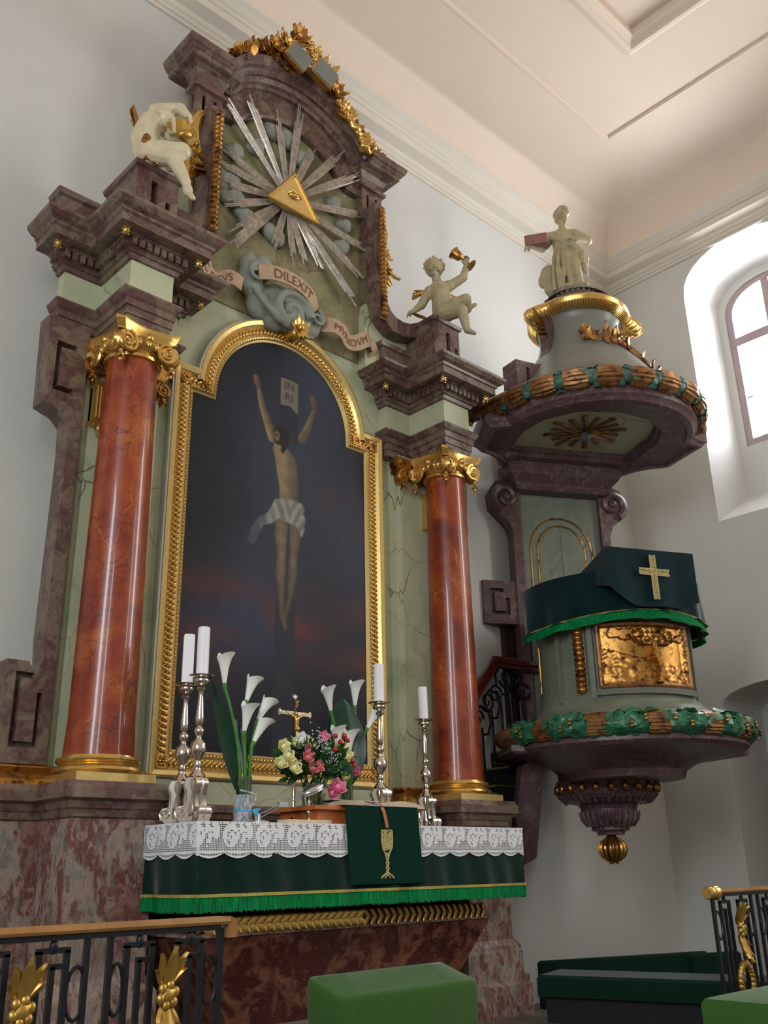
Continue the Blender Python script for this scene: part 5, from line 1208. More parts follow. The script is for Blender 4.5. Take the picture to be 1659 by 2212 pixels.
# ================================================================== STAIR TO THE PULPIT
SR = thing('stair_railing', 'black iron scroll railing with polished red handrail climbing behind the right column', 'railing', (6.9, 5.75, 2.45))
hr = [(6.10, 5.72, 2.62), (6.65, 5.72, 3.22), (6.87, 5.72, 3.46), (7.50, 5.74, 3.49)]
part('handrail', MB().tube(hr, .042, 10, flat=1.0), M['handrail'], SR, smooth=True)
part('rail_bead', MB().tube([(x, y-.03, z-.06) for x, y, z in hr], .022, 8), M['handrail'], SR, smooth=True)
ir = lambda pts, r=.013: part('iron_bar', MB().tube([(x, 5.72, z) for x, z in pts], r, 6), M['iron'], SR, smooth=True)
for x, z0, z1 in ((6.79, 2.46, 2.97), (6.93, 2.46, 3.12), (7.08, 2.6, 3.16), (6.64, 2.30, 2.80), (7.22, 2.6, 3.1), (6.50, 2.2, 2.62)): ir([(x+.01, z0), (x, z1)], .012)
def curl(cx_, cz_, r, a_0, turns, th=.013): part('iron_scroll', spiral((cx_, 5.72, cz_), (1, 0, 0), (0, 0, 1), r, r*.22, turns, 28, th, a0=a_0), M['iron'], SR, smooth=True)
curl(6.73, 3.05, .10, PI*1.2, 1.5); curl(6.86, 3.13, .09, PI*.1, 1.4); curl(7.02, 3.30, .10, PI*1.1, 1.5); curl(7.15, 3.30, .09, 0, 1.5); curl(7.30, 3.22, .10, PI, 1.3); curl(6.58, 2.88, .09, 0, 1.4)
for cx_, cz_ in ((6.80, 3.02), (6.97, 3.26), (6.66, 2.86)):
    ir([(cx_-.09, cz_-.06), (cx_-.10, cz_+.06), (cx_-.03, cz_+.14), (cx_+.07, cz_+.12), (cx_+.11, cz_), (cx_+.06, cz_-.11), (cx_-.02, cz_-.12)], .012)
g = MB()
for k in range(5): g.leaf((7.14, 5.70, 2.75+.03*k), (math.cos(k*1.3), -.2, math.sin(k*1.3)), (0, -1, 0), .09, .05, .2)
part('iron_leaf', g, M['iron'], SR)
ss = thing('pulpit_stairs', 'dark carpeted steps with brass edges rising to the pulpit', 'stairs', (6.9, 5.8, .45))
for k in range(6):
    x0 = 6.06+.20*k; z = 1.76+.175*k
    st_ = part('step', MB().loft([[(x0, y, z-.20), (x0+.24, y, z-.06), (x0+.24, y, z), (x0, y, z)] for y in (5.64, 5.99)]), M['stairs'], ss)
    part('nosing', MB().box(x0-.01, x0+.015, 5.63, 5.985, z-.012, z+.006), M['trimgold'], st_)
part('landing', MB().box(7.26, 7.60, 5.64, 5.99, 2.50, 2.64), M['stairs'], ss)
part('stringer', MB().loft([[(6.02, y, 1.50), (7.30, y, 2.36), (7.30, y, 2.66), (6.02, y, 1.80)] for y in (5.61, 5.64)]), M['stairs'], ss)
for z in (2.28, 2.47): part('edge_strip', MB().box(6.60, 7.10, 5.596, 5.61, z, z+.012), M['goldstat'], ss)

# ================================================================== ALTAR TABLE
MT = thing('altar_table', 'dark red marbled altar table with a gilded leaf moulding', 'altar table', (AX, 5.0, .6))
mzt = 1.855
part('table_top', MB().box(2.885, mx(2.885), 4.475, 5.52, 1.79, mzt), M['redmarble'], MT)
part('table_neck', stack(3.12, mx(3.12), 4.78, 5.52, [(.02, 1.36), (.0, 1.40), (0, 1.70), (.08, 1.74), (.12, 1.79)]), M['redmarble'], MT)
bd = [[(3.02, 4.68), (mx(3.02), 4.68), (mx(3.02), 5.5), (3.02, 5.5)], [(3.34, 4.82), (mx(3.34), 4.82), (mx(3.34), 5.5), (3.34, 5.5)]]
part('table_body', MB().loft([[(x, y, z) for x, y in (bd[1] if z < 1.0 else bd[0])] for z in (.80, 1.285)]), M['redmarble'], MT)
part('table_foot', stack(3.28, mx(3.28), 4.80, 5.5, [(.06, .6), (.06, .74), (.03, .76), (0, .80)]), M['redmarble'], MT)
part('body_fillet', stack(3.02, mx(3.02), 4.68, 5.5, [(0.0, 1.275), (.015, 1.28), (.015, 1.292), (0, 1.30)]), M['pedestal'], MT)
part('moulding_core', MB().tube([(3.05, 4.715, 1.335), (mx(3.05), 4.715, 1.335)], .034, 10), M['gold'], MT, smooth=True)
random.seed(9); nL = 40
for k in range(nL):
    x = 3.06+(mx(3.06)-3.06)*(k+.5)/nL
    for s_ in (-1, 1):
        d = 1 if k < nL/2 else -1
        g = MB().leaf((x-.03*d, 4.682, 1.335), (d*.9, -.15, s_*.55), (0, -1, s_*.2), .085, .046, .12, .012, n=4); part('leaf', g, M['gold'], MT, smooth=0.8)
# green velvet frontal
CT = thing('altar_cloth', 'dark green velvet altar cloth with gold braid and bright green fringe', 'cloth', (AX, 4.46, 1.41))
cpath = [(2.868, 5.20), (2.862, 4.80), (2.866, 4.462), (3.4, 4.455), (4.3, 4.455), (5.1, 4.455), (5.545, 4.460), (5.552, 4.9), (5.552, 5.0)]
def cpt_(t):   # t 0..1 along the rim
    L = [0]
    for i in range(len(cpath)-1): L.append(L[-1]+(V(cpath[i+1])-V(cpath[i])).length)
    s_ = t*L[-1]; k = 0
    while k < len(L)-2 and L[k+1] < s_: k += 1
    f = (s_-L[k])/(L[k+1]-L[k]); p = V(cpath[k]).lerp(V(cpath[k+1]), f); d = (V(cpath[k+1])-V(cpath[k])).normalized(); return p, V((d.y, -d.x)), s_
def hang(zt_, zb_, n, m, out, th, amp=.014, zj=None):
    rings = []
    for i in range(n+1):
        p, nn, s_ = cpt_(i/n); a = []; b = []
        for j in range(m+1):
            v = j/m; z = zt_*(1-v)+(zb_+(zj(i) if zj else 0))*v; o_ = out+amp*(mzt-z)/.4*(math.sin(s_*13+1.5*math.sin(s_*3))+.6*math.sin(s_*29+z*6))
            a.append((p.x+nn.x*o_, p.y+nn.y*o_, z)); b.append((p.x+nn.x*(o_-th), p.y+nn.y*(o_-th), z))
        rings.append(a+b[::-1])
    return MB().loft(rings)
part('frontal', hang(mzt+.004, 1.495, 260, 10, .004, .004), M['velvet'], CT, smooth=True)
random.seed(2); zj = [random.uniform(-.008, .006) for _ in range(2000)]
part('fringe', hang(1.49, 1.415, 900, 2, .008, .004, zj=lambda i: zj[i]), M['fringe'], CT, kind='stuff')
part('braid', hang(1.502, 1.486, 400, 2, .013, .006), M['trimgold'], CT)
part('top_sheet', MB().box(2.872, 5.548, 4.462, 5.2, mzt, mzt+.004), M['velvet'], CT)
# lace: a real filet net
LC = thing('lace_cloth', 'white filet lace runner with scalloped edge over the altar table', 'cloth', (AX, 4.44, 1.70))
part('linen_top', MB().box(2.868, 5.552, 4.452, 5.0, mzt+.004, mzt+.008), M['lace'], LC)
pit = .0098; rowsN = 15; Ltot = cpt_(1)[2]; ncell = int(Ltot/pit); motif = 22
def filled(i, j):       # j 0 at the top
    k = i % motif; y = rowsN-1-j
    if j == 0 and k % 5: return True
    e = math.hypot((k-6)/5.2, (y-7.4)/6.2)                       # rose
    if e < 1.0:
        q = math.hypot((k-6.5)/3.0, (y-6.4)/3.4)
        if abs(q-1) < .15 and (y > 7 or k < 6): return False
        if k == 6 and 5 < y < 8: return False
        return True
    if abs((k-15)-(y-7)*.30) < 1.5 and 3 < y < 15: return not (k % 4 == 0 and y % 3 == 0)
    if math.hypot((k-18.3)/2.1, (y-9.5)/4.4) < 1: return True
    if math.hypot((k-12.6)/1.6, (y-11)/2.8) < 1: return True
    return (k == 13 and y == 2)
g = MB(); h = .0034
def lpnt(s_, z, lift=0):
    p, nn, _ = cpt_(min(1, s_/Ltot)); o_ = .012+.004*math.sin(s_*9)+.010*(mzt-z)/.4*(math.sin(s_*13+1.5*math.sin(s_*3))); return (p.x+nn.x*o_, p.y+nn.y*o_, z)
def quad(s0, s1, z0, z1):
    n = len(g.v); g.v += [lpnt(s0, z0), lpnt(s1, z0), lpnt(s1, z1), lpnt(s0, z1)]; g.f.append((n, n+1, n+2, n+3))
for i in range(ncell):
    s0 = i*pit; s1 = s0+pit; 
    for j in range(rowsN):
        z1_ = mzt+.008-j*pit; z0_ = z1_-pit
        if filled(i, j): quad(s0, s1, z0_, z1_)
        else: quad(s0, s1, z1_-h, z1_); quad(s0, s0+h, z0_, z1_-h)
    # scalloped border
    zb0 = mzt+.008-rowsN*pit; ph = (i % 18)/18; dep = .026*math.sin(PI*ph)+.008
    quad(s0, s1, zb0-h*1.5, zb0); nr = 3
    for q in range(nr):
        za = zb0-h*1.5-dep*q/nr; zb_ = zb0-h*1.5-dep*(q+1)/nr
        quad(s0, s0+pit*(.45 if q == 1 else 1), zb_, za)
part('lace_drop', g, M['lace'], LC)
# antependium with embroidered chalice
AN = thing('lectern_hanging', 'green cloth hanging with an embroidered beige chalice below the open bible', 'cloth', (4.18, 4.44, 1.53))
rows = []
for i in range(25):
    u = i/24; x = 3.855+.61*u; x2 = 3.895+.60*u
    rows.append([(x, 4.60, 1.975)]+[(x+(x2-x)*v, 4.428+.006*math.sin(u*11)*v-.004*v, 1.972-.447*v) for v in (0, .1, .3, .5, .7, .85, 1)])
part('hanging', MB().loft([list(r)+[(p[0], p[1]+.006, p[2]-.004) for p in reversed(r)] for r in rows]), M['greencloth'], AN, smooth=0.8)
random.seed(8); g = MB()
def yarn(pts, r=.0045): g.tube([(4.182+a, 4.416, z) for a, z in pts], r, 5)
for k in range(26):     # looped cord filling the cup
    cx_ = random.uniform(-.034, .034); cz_ = random.uniform(1.728, 1.815); r = random.uniform(.007, .012)
    if abs(cx_) < .036-.018*max(0, (1.75-cz_)/.03): yarn([(cx_+r*math.cos(t*PI/4), cz_+1.6*r*math.sin(t*PI/4)) for t in range(9)])
yarn([(-.042, 1.825), (-.044, 1.77), (-.036, 1.725), (-.018, 1.70), (-.010, 1.68)], .006); yarn([(.042, 1.825), (.044, 1.77), (.036, 1.725), (.018, 1.70), (.010, 1.68)], .006)
yarn([(-.044+.088*k/12, 1.826+.004*(k % 2)) for k in range(13)], .006)
for s_ in (-1, 1):
    yarn([(s_*.010*math.cos(k*1.2), 1.70-.011*k) for k in range(12)], .006)
    yarn([(0, 1.585), (s_*.02, 1.578), (s_*.04, 1.568), (s_*.052, 1.556)], .006); yarn([(0, 1.578), (s_*.015, 1.565), (s_*.024, 1.556)], .005)
part('embroidered_chalice', g, M['embroid'], AN, smooth=True)

# ================================================================== THINGS ON THE ALTAR
tz = mzt+.009
bs = thing('book_stand', 'orange wooden book stand in front of the flower vases', 'stand', (4.07, 4.7, tz))
part('box', MB().box(3.70, 4.44, 4.50, 4.86, tz, 1.945), M['wood'], bs)
part('board', MB().box(3.66, 4.48, 4.47, 4.90, 1.945, 1.968), M['wood'], bs)
bb_ = thing('open_bible', 'large open bible on the wooden stand with a leather bookmark', 'book', (4.25, 4.72, 1.97))
part('cover', MB().box(3.84, 4.70, 4.58, 4.94, 1.968, 1.976), M['darkwood'], bb_)
for s_ in (0, 1):
    xs = [3.86+.40*k/10 for k in range(11)] if s_ == 0 else [4.27+.42*k/10 for k in range(11)]
    rows = []
    for k, x in enumerate(xs):
        t = k/10 if s_ == 0 else 1-k/10; zt_ = 1.982+.035*math.sin(PI*min(1, t*1.05))**.6*(1 if s_ else .8)+.004
        rows.append([(x, 4.59, 1.976), (x, 4.93, 1.976), (x, 4.93, zt_), (x, 4.59, zt_)])
    part('page_block', MB().loft(rows), M['paper'], bb_, smooth=0.5)
part('loose_page', MB().box(3.90, 4.30, 4.60, 4.9, 2.012, 2.015), M['lace'], bb_)
part('bookmark', MB().loft([[(x-.012, y, z), (x+.012, y, z), (x+.012, y+.003, z-.002), (x-.012, y+.003, z-.002)] for x, y, z in ((4.155, 4.58, 1.995), (4.155, 4.44, 1.985), (4.157, 4.412, 1.94), (4.175, 4.408, 1.87), (4.178, 4.406, 1.845))]), M['wood'], bb_, label='brown leather strap bookmark')
part('prayer_booklet', MB().box(3.48, 3.80, 4.49, 4.60, tz, tz+.022), M['paper'], None, label='thin pale booklet lying on the lace left of the book stand', cat='book')
part('folder', MB().loft([[(3.30, 4.62, tz), (3.75, 4.60, tz), (3.75, 4.85, tz), (3.30, 4.85, tz)], [(3.32, 4.63, tz+.01), (3.74, 4.61, tz+.035), (3.74, 4.84, tz+.035), (3.32, 4.84, tz+.01)]]), M['black'], None, label='black flat folder under the silver lamp arm', cat='folder')
# candlesticks
def candlestick(x, y, top, label):
    r = thing('candlestick', label, 'candlestick', (x, y, tz), 'silver altar candlesticks'); h = top-tz
    k = h/.80; Z = lambda z: tz+z*k
    st_ = [(.002, .235), (.040, .237), (.048, .245), (.040, .258), (.024, .275), (.018, .295), (.026, .305), (.018, .318), (.020, .335), (.042, .37), (.047, .395), (.040, .425), (.020, .445), (.014, .455), (.024, .475), (.030, .492), (.022, .508), (.013, .515), (.022, .53), (.024, .56), (.016, .66), (.013, .70), (.018, .715), (.028, .725), (.018, .737), (.010, .745), (.012, .752)]
    part('stem', MB().lathe([(a, Z(b)) for a, b in st_], (x, y, 0), 28), M['silver'], r, smooth=1.2)
    part('drip_pan', MB().lathe([(.012, Z(.745)), (.034, Z(.752)), (.045, Z(.768)), (.040, Z(.782)), (.034, Z(.79)), (.075, Z(.797)), (.077, Z(.800)), (.034, Z(.797)), (.002, Z(.795))], (x, y, 0), 32), M['silver'], r, smooth=1.0)
    part('foot_body', MB().lathe([(.03, Z(.0)), (.052, Z(.015)), (.060, Z(.06)), (.052, Z(.11)), (.046, Z(.16)), (.056, Z(.205)), (.05, Z(.232)), (.01, Z(.237))], (x, y, 0), 9), M['silver'], r, smooth=1.0)
    for j in range(3):
        a = j*2*PI/3+2.6; d = V((math.cos(a), math.sin(a), 0)); t = V((-d.y, d.x, 0)); g = MB()
        prof = [(.01, .24), (.052, .235), (.066, .215), (.064, .19), (.052, .165), (.050, .12), (.056, .085), (.075, .075), (.098, .085), (.108, .065), (.104, .035), (.088, .012), (.072, .0), (.05, .0), (.01, .02)]
        g.loft([[V((x, y, Z(b)))+d*a_+t*w_*(1 if a_ < .05 else 1.0) for a_, b in prof] for w_ in (-.038, -.012, .012, .038)])
        g.tube([V((x, y, Z(.235)))+d*.05, V((x, y, Z(.20)))+d*.066, V((x, y, Z(.15)))+d*.053, V((x, y, Z(.09)))+d*.057, V((x, y, Z(.08)))+d*.09, V((x, y, Z(.055)))+d*.108, V((x, y, Z(.02)))+d*.10], .009, 6)
        for w_ in (-.038, .038): g.join(spiral(V((x, y, Z(.05)))+d*.078+t*w_, d, (0, 0, 1), .028, .006, 1.4, 18, .008))
        part('scroll_foot', g, M['silver'], r, smooth=0.8)
    return r
sticks = [(2.975, 4.845, 2.655, 'silver candlestick furthest left, next to the pedestal'), (2.985, 4.70, 2.685, 'second silver candlestick from the left, the tallest'), (4.42, 4.72, 2.675, 'silver candlestick behind the open bible at the frame corner'), (5.19, 5.05, 2.665, 'silver candlestick furthest right, by the right column')]
cl = ['white candle furthest left, on the lowest drip pan of the pair', 'slightly creamy white candle in front of the painting frame on the left', 'white candle at the right corner of the gilt frame', 'white candle furthest right, leaning before the green pilaster']
ch_ = [.30, .29, .265, .25]
for k, (x, y, zt_, lb) in enumerate(sticks):
    candlestick(x, y, zt_, lb)
    z0 = tz+(zt_-tz)*.997; g = MB()
    lean = V((-.02 if k == 3 else 0, 0, 1)).normalized(); Mx = lean.to_track_quat('Z', 'Y').to_matrix(); sz = .036
    if k == 0: g.lathe([(sz*1.25, 0), (sz*1.25, ch_[k]-.01), (sz*1.1, ch_[k]), (.004, ch_[k]+.008)], (x, y, z0), 4, Mx @ Matrix.Rotation(.3, 3, 'Z'))
    else: g.lathe([(sz, 0), (sz, ch_[k]-.004), (sz-.004, ch_[k]), (.008, ch_[k]-.004), (.004, ch_[k]-.004)], (x, y, z0), 28, Mx)
    cd_ = part('candle', g, M['wax'], None, smooth=0.6, label=cl[k], cat='candle', group='altar candles', loc=(x, y, z0))
    part('wick', MB().tube([V((x, y, z0))+lean*(ch_[k]-.01), V((x, y, z0))+lean*(ch_[k]+.012)], .0018, 5), M['black'], cd_)
# crucifix
CX = thing('altar_crucifix', 'small standing crucifix with gilt figure and clear ray ends behind the bouquet', 'crucifix', (3.71, 4.75, tz))
X_, Y_ = 3.715, 4.75
part('stem', MB().lathe([(.05, tz), (.052, tz+.01), (.03, tz+.025), (.012, tz+.06), (.010, tz+.30), (.016, tz+.32), (.012, tz+.50)], (X_, Y_, 0), 20), M['silver'], CX, smooth=0.8)
part('upright', MB().box(X_-.010, X_+.010, Y_-.006, Y_+.006, 2.33, 2.63), M['darkwood'], CX)
part('crossbar', MB().box(X_-.105, X_+.105, Y_-.006, Y_+.006, 2.528, 2.550), M['rayside'], CX)
for px_, pz_, dx_, dz_ in ((X_-.105, 2.54, -1, 0), (X_+.105, 2.54, 1, 0), (X_, 2.63, 0, 1)):
    g = MB()
    for j in range(-2, 3): g.leaf((px_, Y_, pz_), (dx_+.45*j*abs(dz_), 0, dz_+.45*j*abs(dx_)), (0, -1, 0), .032, .012, 0, .003)
    part('ray_end', g, M['rayside'], CX)
g = MB(); q = lambda a, z, b=0: (X_+a, Y_-.020-b, z)
g.cap_(q(0, 2.50), q(0, 2.455), .018, .013); g.cap_(q(0, 2.445), q(0, 2.435), .016, .016); g.cap_(q(.0, 2.43), q(.004, 2.385, .008), .012, .009); g.cap_(q(.004, 2.385, .008), q(0, 2.335), .008, .005)
g.cap_(q(-.012, 2.51), q(-.055, 2.53), .008, .006); g.cap_(q(-.055, 2.53), q(-.09, 2.545), .006, .004); g.cap_(q(.012, 2.51), q(.055, 2.53), .008, .006); g.cap_(q(.055, 2.53), q(.09, 2.545), .006, .004)
g.ell(q(-.006, 2.535, .004), .014); g.tube([q(-.02, 2.44, .004), q(0, 2.437, .014), q(.02, 2.445, .004)], .008)
part('figure', blob(g, .0032, 2), M['gold'], CX, smooth=True)
part('title_scroll', MB().tube([q(-.012, 2.575), q(.004, 2.59), q(-.004, 2.605), q(.012, 2.615)], .008), M['gold'], CX, smooth=True)
# reading lamp
LM = thing('reading_lamp', 'silver jointed reading lamp with oval shade folded low over the altar', 'lamp', (3.55, 4.56, tz))
p0 = V((3.33, 4.58, 1.90)); p1 = V((3.66, 4.56, 2.045))
for o_ in (-.009, .009):
    part('arm', MB().tube([p0+V((0, 0, o_)), p1+V((0, 0, o_))], .0038, 6), M['chrome'], LM, smooth=True)
part('joint', MB().box(3.46, 3.52, 4.555, 4.58, 1.955, 1.985), M['chrome'], LM); part('base', MB().lathe([(.06, tz), (.06, tz+.012), (.01, tz+.02), (.008, tz+.05)], (3.335, 4.58, 0), 20), M['chrome'], LM, smooth=0.6)
Mx = Matrix.Rotation(-0.42, 3, 'Y'); part('lamp_shade', MB().ell((3.705, 4.55, 2.06), (.085, .05, .032), Mx, 20, 12), M['chrome'], LM, smooth=True)
part('lamp_rim', MB().tube([V((3.705, 4.55, 2.052))+Mx @ V((.083*math.cos(t*PI/10), .049*math.sin(t*PI/10), -.004)) for t in range(20)], .004, 6, loop=True), M['silver'], LM, smooth=True)
fg = thing('silver_figurine', 'tiny silver footed ornament standing under the lamp shade', 'ornament', (3.70, 4.58, tz))
g = MB().lathe([(.022, tz), (.02, tz+.008), (.006, tz+.03), (.014, tz+.05), (.022, tz+.07), (.014, tz+.09), (.007, tz+.11), (.012, tz+.125), (.004, tz+.15)], (3.70, 4.58, 0), 14)
part('body', g, M['silver'], fg, smooth=1.0)
for s_ in (-1, 1): part('handle', MB().tube([(3.70+s_*.018, 4.58, tz+.075), (3.70+s_*.034, 4.575, tz+.10), (3.70+s_*.015, 4.575, tz+.125)], .004), M['silver'], fg, smooth=True)
# calla lilies in vases
def vase(x, y, z0, label, r0, r1, h, water=None, name='glass_vase'):
    r = thing(name, label, 'vase', (x, y, z0))
    part('body', MB().lathe([(r0*.9, z0), (r0, z0+.008), (r1, z0+h), (r1-.004, z0+h), (r0-.004, z0+.016), (.002, z0+.014)], (x, y, 0), 32), M['glass'], r, smooth=0.8)
    if water: part('water', MB().lathe([(r0-.006, z0+.018), (r0-.006+(r1-r0)*water, z0+h*water), (.002, z0+h*water)], (x, y, 0), 24), M['stemg'] if water == .5 else M['glass'], r, smooth=0.8)
    return r
def calla(base, tip, d, label, L=.15, W=.068, bend=.03):
    base = V(base); tip = V(tip); d = V(d).normalized(); L *= 1.22; W *= 1.1
    r = thing('calla_lily', label, 'flower', tuple(base), None)
    st = tip-d*L; pts = []
    for k in range(9):
        t = k/8; c = base*(1-t)**2+(V((base.x, base.y, 0))+V((0, 0, (base.z+st.z)*.5+.06)))*2*t*(1-t)+st*t*t; pts.append(c)
    part('stem', MB().tube(pts, [.0095]*8+[.011], 8), M['stemg'], r, smooth=True)
    Mx = d.to_track_quat('Z', 'Y').to_matrix(); g = MB(); rings = []; n = 22
    lipd = Mx.inverted() @ V((0.2, -.5, -.7)); la = math.atan2(lipd.y, lipd.x)
    for j in range(11):
        t = j/10; rr = .010+(W*.5*1.12-.010)*(.85*t**1.35+.15*t**7); ring = []
        for i in range(n+1):
            a = la+PI+2*PI*i/n*.985; f = .5+.5*math.cos(a-la-PI) ; zz = L*t*(0.80+0.28*(1-f)*1.0)+ (0.055*t**4*(max(0, math.cos(a-la-PI)))**4)
            ov = 1+.40*t**5*(.5+.5*math.cos(a-la)); ring.append(st+Mx @ V((rr*ov*math.cos(a), rr*ov*math.sin(a), zz)))
        inner = [p+(st+d*((p-st).dot(d))-p)*.06 for p in ring]; rings.append(ring+inner[::-1])
    part('petal', g.loft(rings), M['white'], r, smooth=0.9)
    part('calyx', MB().lathe([(.010, -.012), (.0135, .0), (.0145, .018), (.012, .03)], st, 12, Mx), M['stemg'], r, smooth=True)
    part('spadix', MB().cap_(st+d*.03, st+d*L*.7, .006, .006), M['cream'], r, smooth=True)
    return r
def bigleaf(base, tip, W, nrm, label, sag=0):
    base = V(base); tip = V(tip); nrm = V(nrm).normalized(); d = (tip-base); L = d.length; d.normalize(); sd = d.cross(nrm).normalized(); rings = []
    for k in range(13):
        t = k/12; w_ = W*.5*(math.sin(PI*min(1, .03+t*.97)**.85))**.8+.002; q = base+d*L*t+nrm*sag*t*t
        rings.append([q-sd*w_+nrm*w_*.4, q-sd*w_*.5+nrm*w_*.1, q-nrm*.002, q+sd*w_*.5+nrm*w_*.1, q+sd*w_+nrm*w_*.4, q+sd*w_*.5+nrm*(w_*.1+.004), q+nrm*.004, q-sd*w_*.5+nrm*(w_*.1+.004)])
    o = part('leaf', MB().loft(rings), M['darkleaf'], None, smooth=0.9, label=label, cat='leaf')
    v = MB().tube([base+d*L*t/8+nrm*(sag*(t/8)**2-.003) for t in range(9)], .003, 5)
    for k in range(2, 11):
        t = k/12; q = base+d*L*t+nrm*(sag*t*t-.004)
        for s_ in (-1, 1): v.tube([q, q+sd*s_*W*.36*math.sin(PI*t)+d*.04+nrm*.004], .0013, 4)
    part('veins', v, M['stemg'], o, smooth=True)
V1 = V((3.335, 4.74, tz)); v1 = vase(V1.x, V1.y, tz, 'slender glass vase wrapped in white tulle with a blue ribbon, left', .042, .048, .27)
part('tulle_wrap', MB().lathe([(.055+.004*math.sin(k*2.1), tz+.005+.16*k/10) for k in range(11)], (V1.x, V1.y, 0), 28), M['tulle'], v1, smooth=True)
part('ribbon', MB().tube([V1+V((.058*math.cos(t*PI/8), .058*math.sin(t*PI/8), .075)) for t in range(16)], .004, 6, loop=True).leaf(V1+V((.03, -.055, .075)), (1, -.2, .2), (0, -1, 0), .05, .02).leaf(V1+V((.03, -.055, .075)), (1, -.2, -.6), (0, -1, 0), .05, .02), M['ribbon'], v1, smooth=0.8, label='blue ribbon tied round the tulle')
part('tulle_bow', MB().tube([V1+V((.05, -.04, .12)), V1+V((-.05, -.05, .03))], .004).tube([V1+V((.055, -.04, .08)), V1+V((.085, -.04, .0))], .012, flat=.3).tube([V1+V((-.055, -.04, .19)), V1+V((.055, -.05, .17)), V1+V((.05, -.05, .13))], .005), M['tulle'], v1, smooth=True)
def at(x, y, z, y2): k = y2/y; return (x*k, y2, 1.6+(z-1.6)*k)
calla(V1+V((-.015, 0, .03)), (3.165, 4.74, 2.84), (-.10, -.1, 1), 'calla lily standing highest in the left vase', .16, .075)
calla(V1+V((.012, .01, .03)), (3.37, 4.72, 2.72), (.28, -.1, 1), 'calla lily second highest in the left vase, leaning right', .14, .07)
calla(V1+V((-.0, -.02, .03)), (3.30, 4.66, 2.545), (.06, -.2, 1), 'calla lily in the middle of the left vase, facing front', .15, .075)
calla(V1+V((.02, -.0, .03)), (3.475, 4.70, 2.595), (.55, -.1, 1), 'calla lily right of the middle one in the left vase', .14, .07)
calla(V1+V((.025, -.01, .03)), (3.435, 4.68, 2.47), (.42, -.15, .9), 'calla lily lowest in the left vase, bending right', .145, .07)
bigleaf(V1+V((0, .03, .16)), (3.12, 4.80, 2.68), .085, (-.5, -.85, 0), 'dark pointed leaf at the back of the left calla vase', .03)
bigleaf(V1+V((0, .03, .30)), (3.28, 4.86, 2.52), .13, (-.4, -.9, 0), 'dark glossy leaf behind the stems of the left calla vase', .02)
V2 = V((4.30, 4.93, tz)); v2 = vase(V2.x, V2.y, tz, 'slender glass vase with a white tulle bow, right, behind the bible', .042, .048, .27)
part('tulle_wrap', MB().lathe([(.055+.004*math.sin(k*2.1), tz+.06+.11*k/10) for k in range(11)], (V2.x, V2.y, 0), 28), M['tulle'], v2, smooth=True)
part('tulle_bow', MB().leaf(V2+V((0, -.055, .13)), (1, 0, .5), (0, -1, 0), .07, .05).leaf(V2+V((0, -.055, .13)), (-1, 0, .5), (0, -1, 0), .07, .05).leaf(V2+V((0, -.055, .13)), (.6, 0, -1), (0, -1, 0), .08, .03).leaf(V2+V((0, -.055, .13)), (-.6, 0, -1), (0, -1, 0), .08, .03), M['tulle'], v2)
calla(V2+V((-.015, 0, .03)), at(3.985, 4.75, 2.735, 4.92), (-.28, -.1, 1), 'calla lily turned left in the right vase', .15, .075)
calla(V2+V((.005, .01, .03)), at(4.235, 4.75, 2.80, 4.92), (-.02, -.1, 1), 'calla lily standing highest in the right vase', .155, .075)
calla(V2+V((.02, 0, .03)), at(4.42, 4.75, 2.62, 4.90), (.55, -.1, .9), 'calla lily leaning far right over the candlestick', .14, .07)
calla(V2+V((-.02, -.02, .03)), at(4.07, 4.75, 2.485, 4.87), (-.12, -.1, 1), 'lower calla lily on the left side of the right vase', .15, .075)
calla(V2+V((.0, -.03, .03)), at(4.185, 4.75, 2.47, 4.85), (.02, -.1, 1), 'lower calla lily in the middle of the right vase', .15, .08)
bigleaf(V2+V((0, .03, .25)), at(4.10, 4.75, 2.68, 4.97), .30, (-.35, -.9, .1), 'broad dark heart leaf at the back of the right calla vase', .02)
bigleaf(V2+V((0, .03, .35)), at(4.23, 4.75, 2.60, 4.98), .12, (.1, -1, .1), 'narrow dark leaf between the stems of the right calla vase', .0)
# mixed bouquet
BV = V((3.83, 4.70, tz)); bv = vase(BV.x, BV.y, tz, 'wide glass vase with green water holding the mixed bouquet', .050, .078, .19, .5)
BQC = V((3.83, 4.68, 2.22)); random.seed(31)
g = MB()
for k in range(14):
    a = k*2.4; g.tube([BV+V((.02*math.cos(a), .02*math.sin(a), .02)), BV+V((.05*math.cos(a), .05*math.sin(a), .2)), BQC+V((.15*math.cos(a), .07*math.sin(a), .0))], .004, 5)
for k in range(330):
    a = random.uniform(0, 2*PI); e = random.uniform(-.7, 1.3); r = random.uniform(.45, 1.0); p = BQC+V(((.30 if math.cos(a) < 0 else .26)*r*math.cos(a)*math.cos(e), .12*r*math.sin(a)*math.cos(e), .15*r*math.sin(e)-.01))
    g.leaf(p, (math.cos(a)+random.uniform(-.5, .5), math.sin(a)-.3, math.sin(e)+random.uniform(-.5, .5)), (0, -1, random.uniform(-.4, .8)), random.uniform(.05, .09), .03, random.uniform(-.4, .4), .002, n=3)
part('bouquet_greenery', g, M['leaf'], None, smooth=0.8, label='mass of green leaves of the mixed bouquet between the calla vases', cat='foliage', kind='stuff')
g = MB()
for k in range(220):
    p = V((3.86+random.gauss(0, .045), 4.60+random.gauss(0, .02), 2.30-random.gauss(0, .035)-.25*0)); p.z += -(p.x-3.86)*.8; g.ell(p, .0045, nu=5, nv=4)
part('gypsophila', g, M['lace'], None, label='cloud of tiny white baby breath blossoms in the mixed bouquet', cat='flower', kind='stuff')
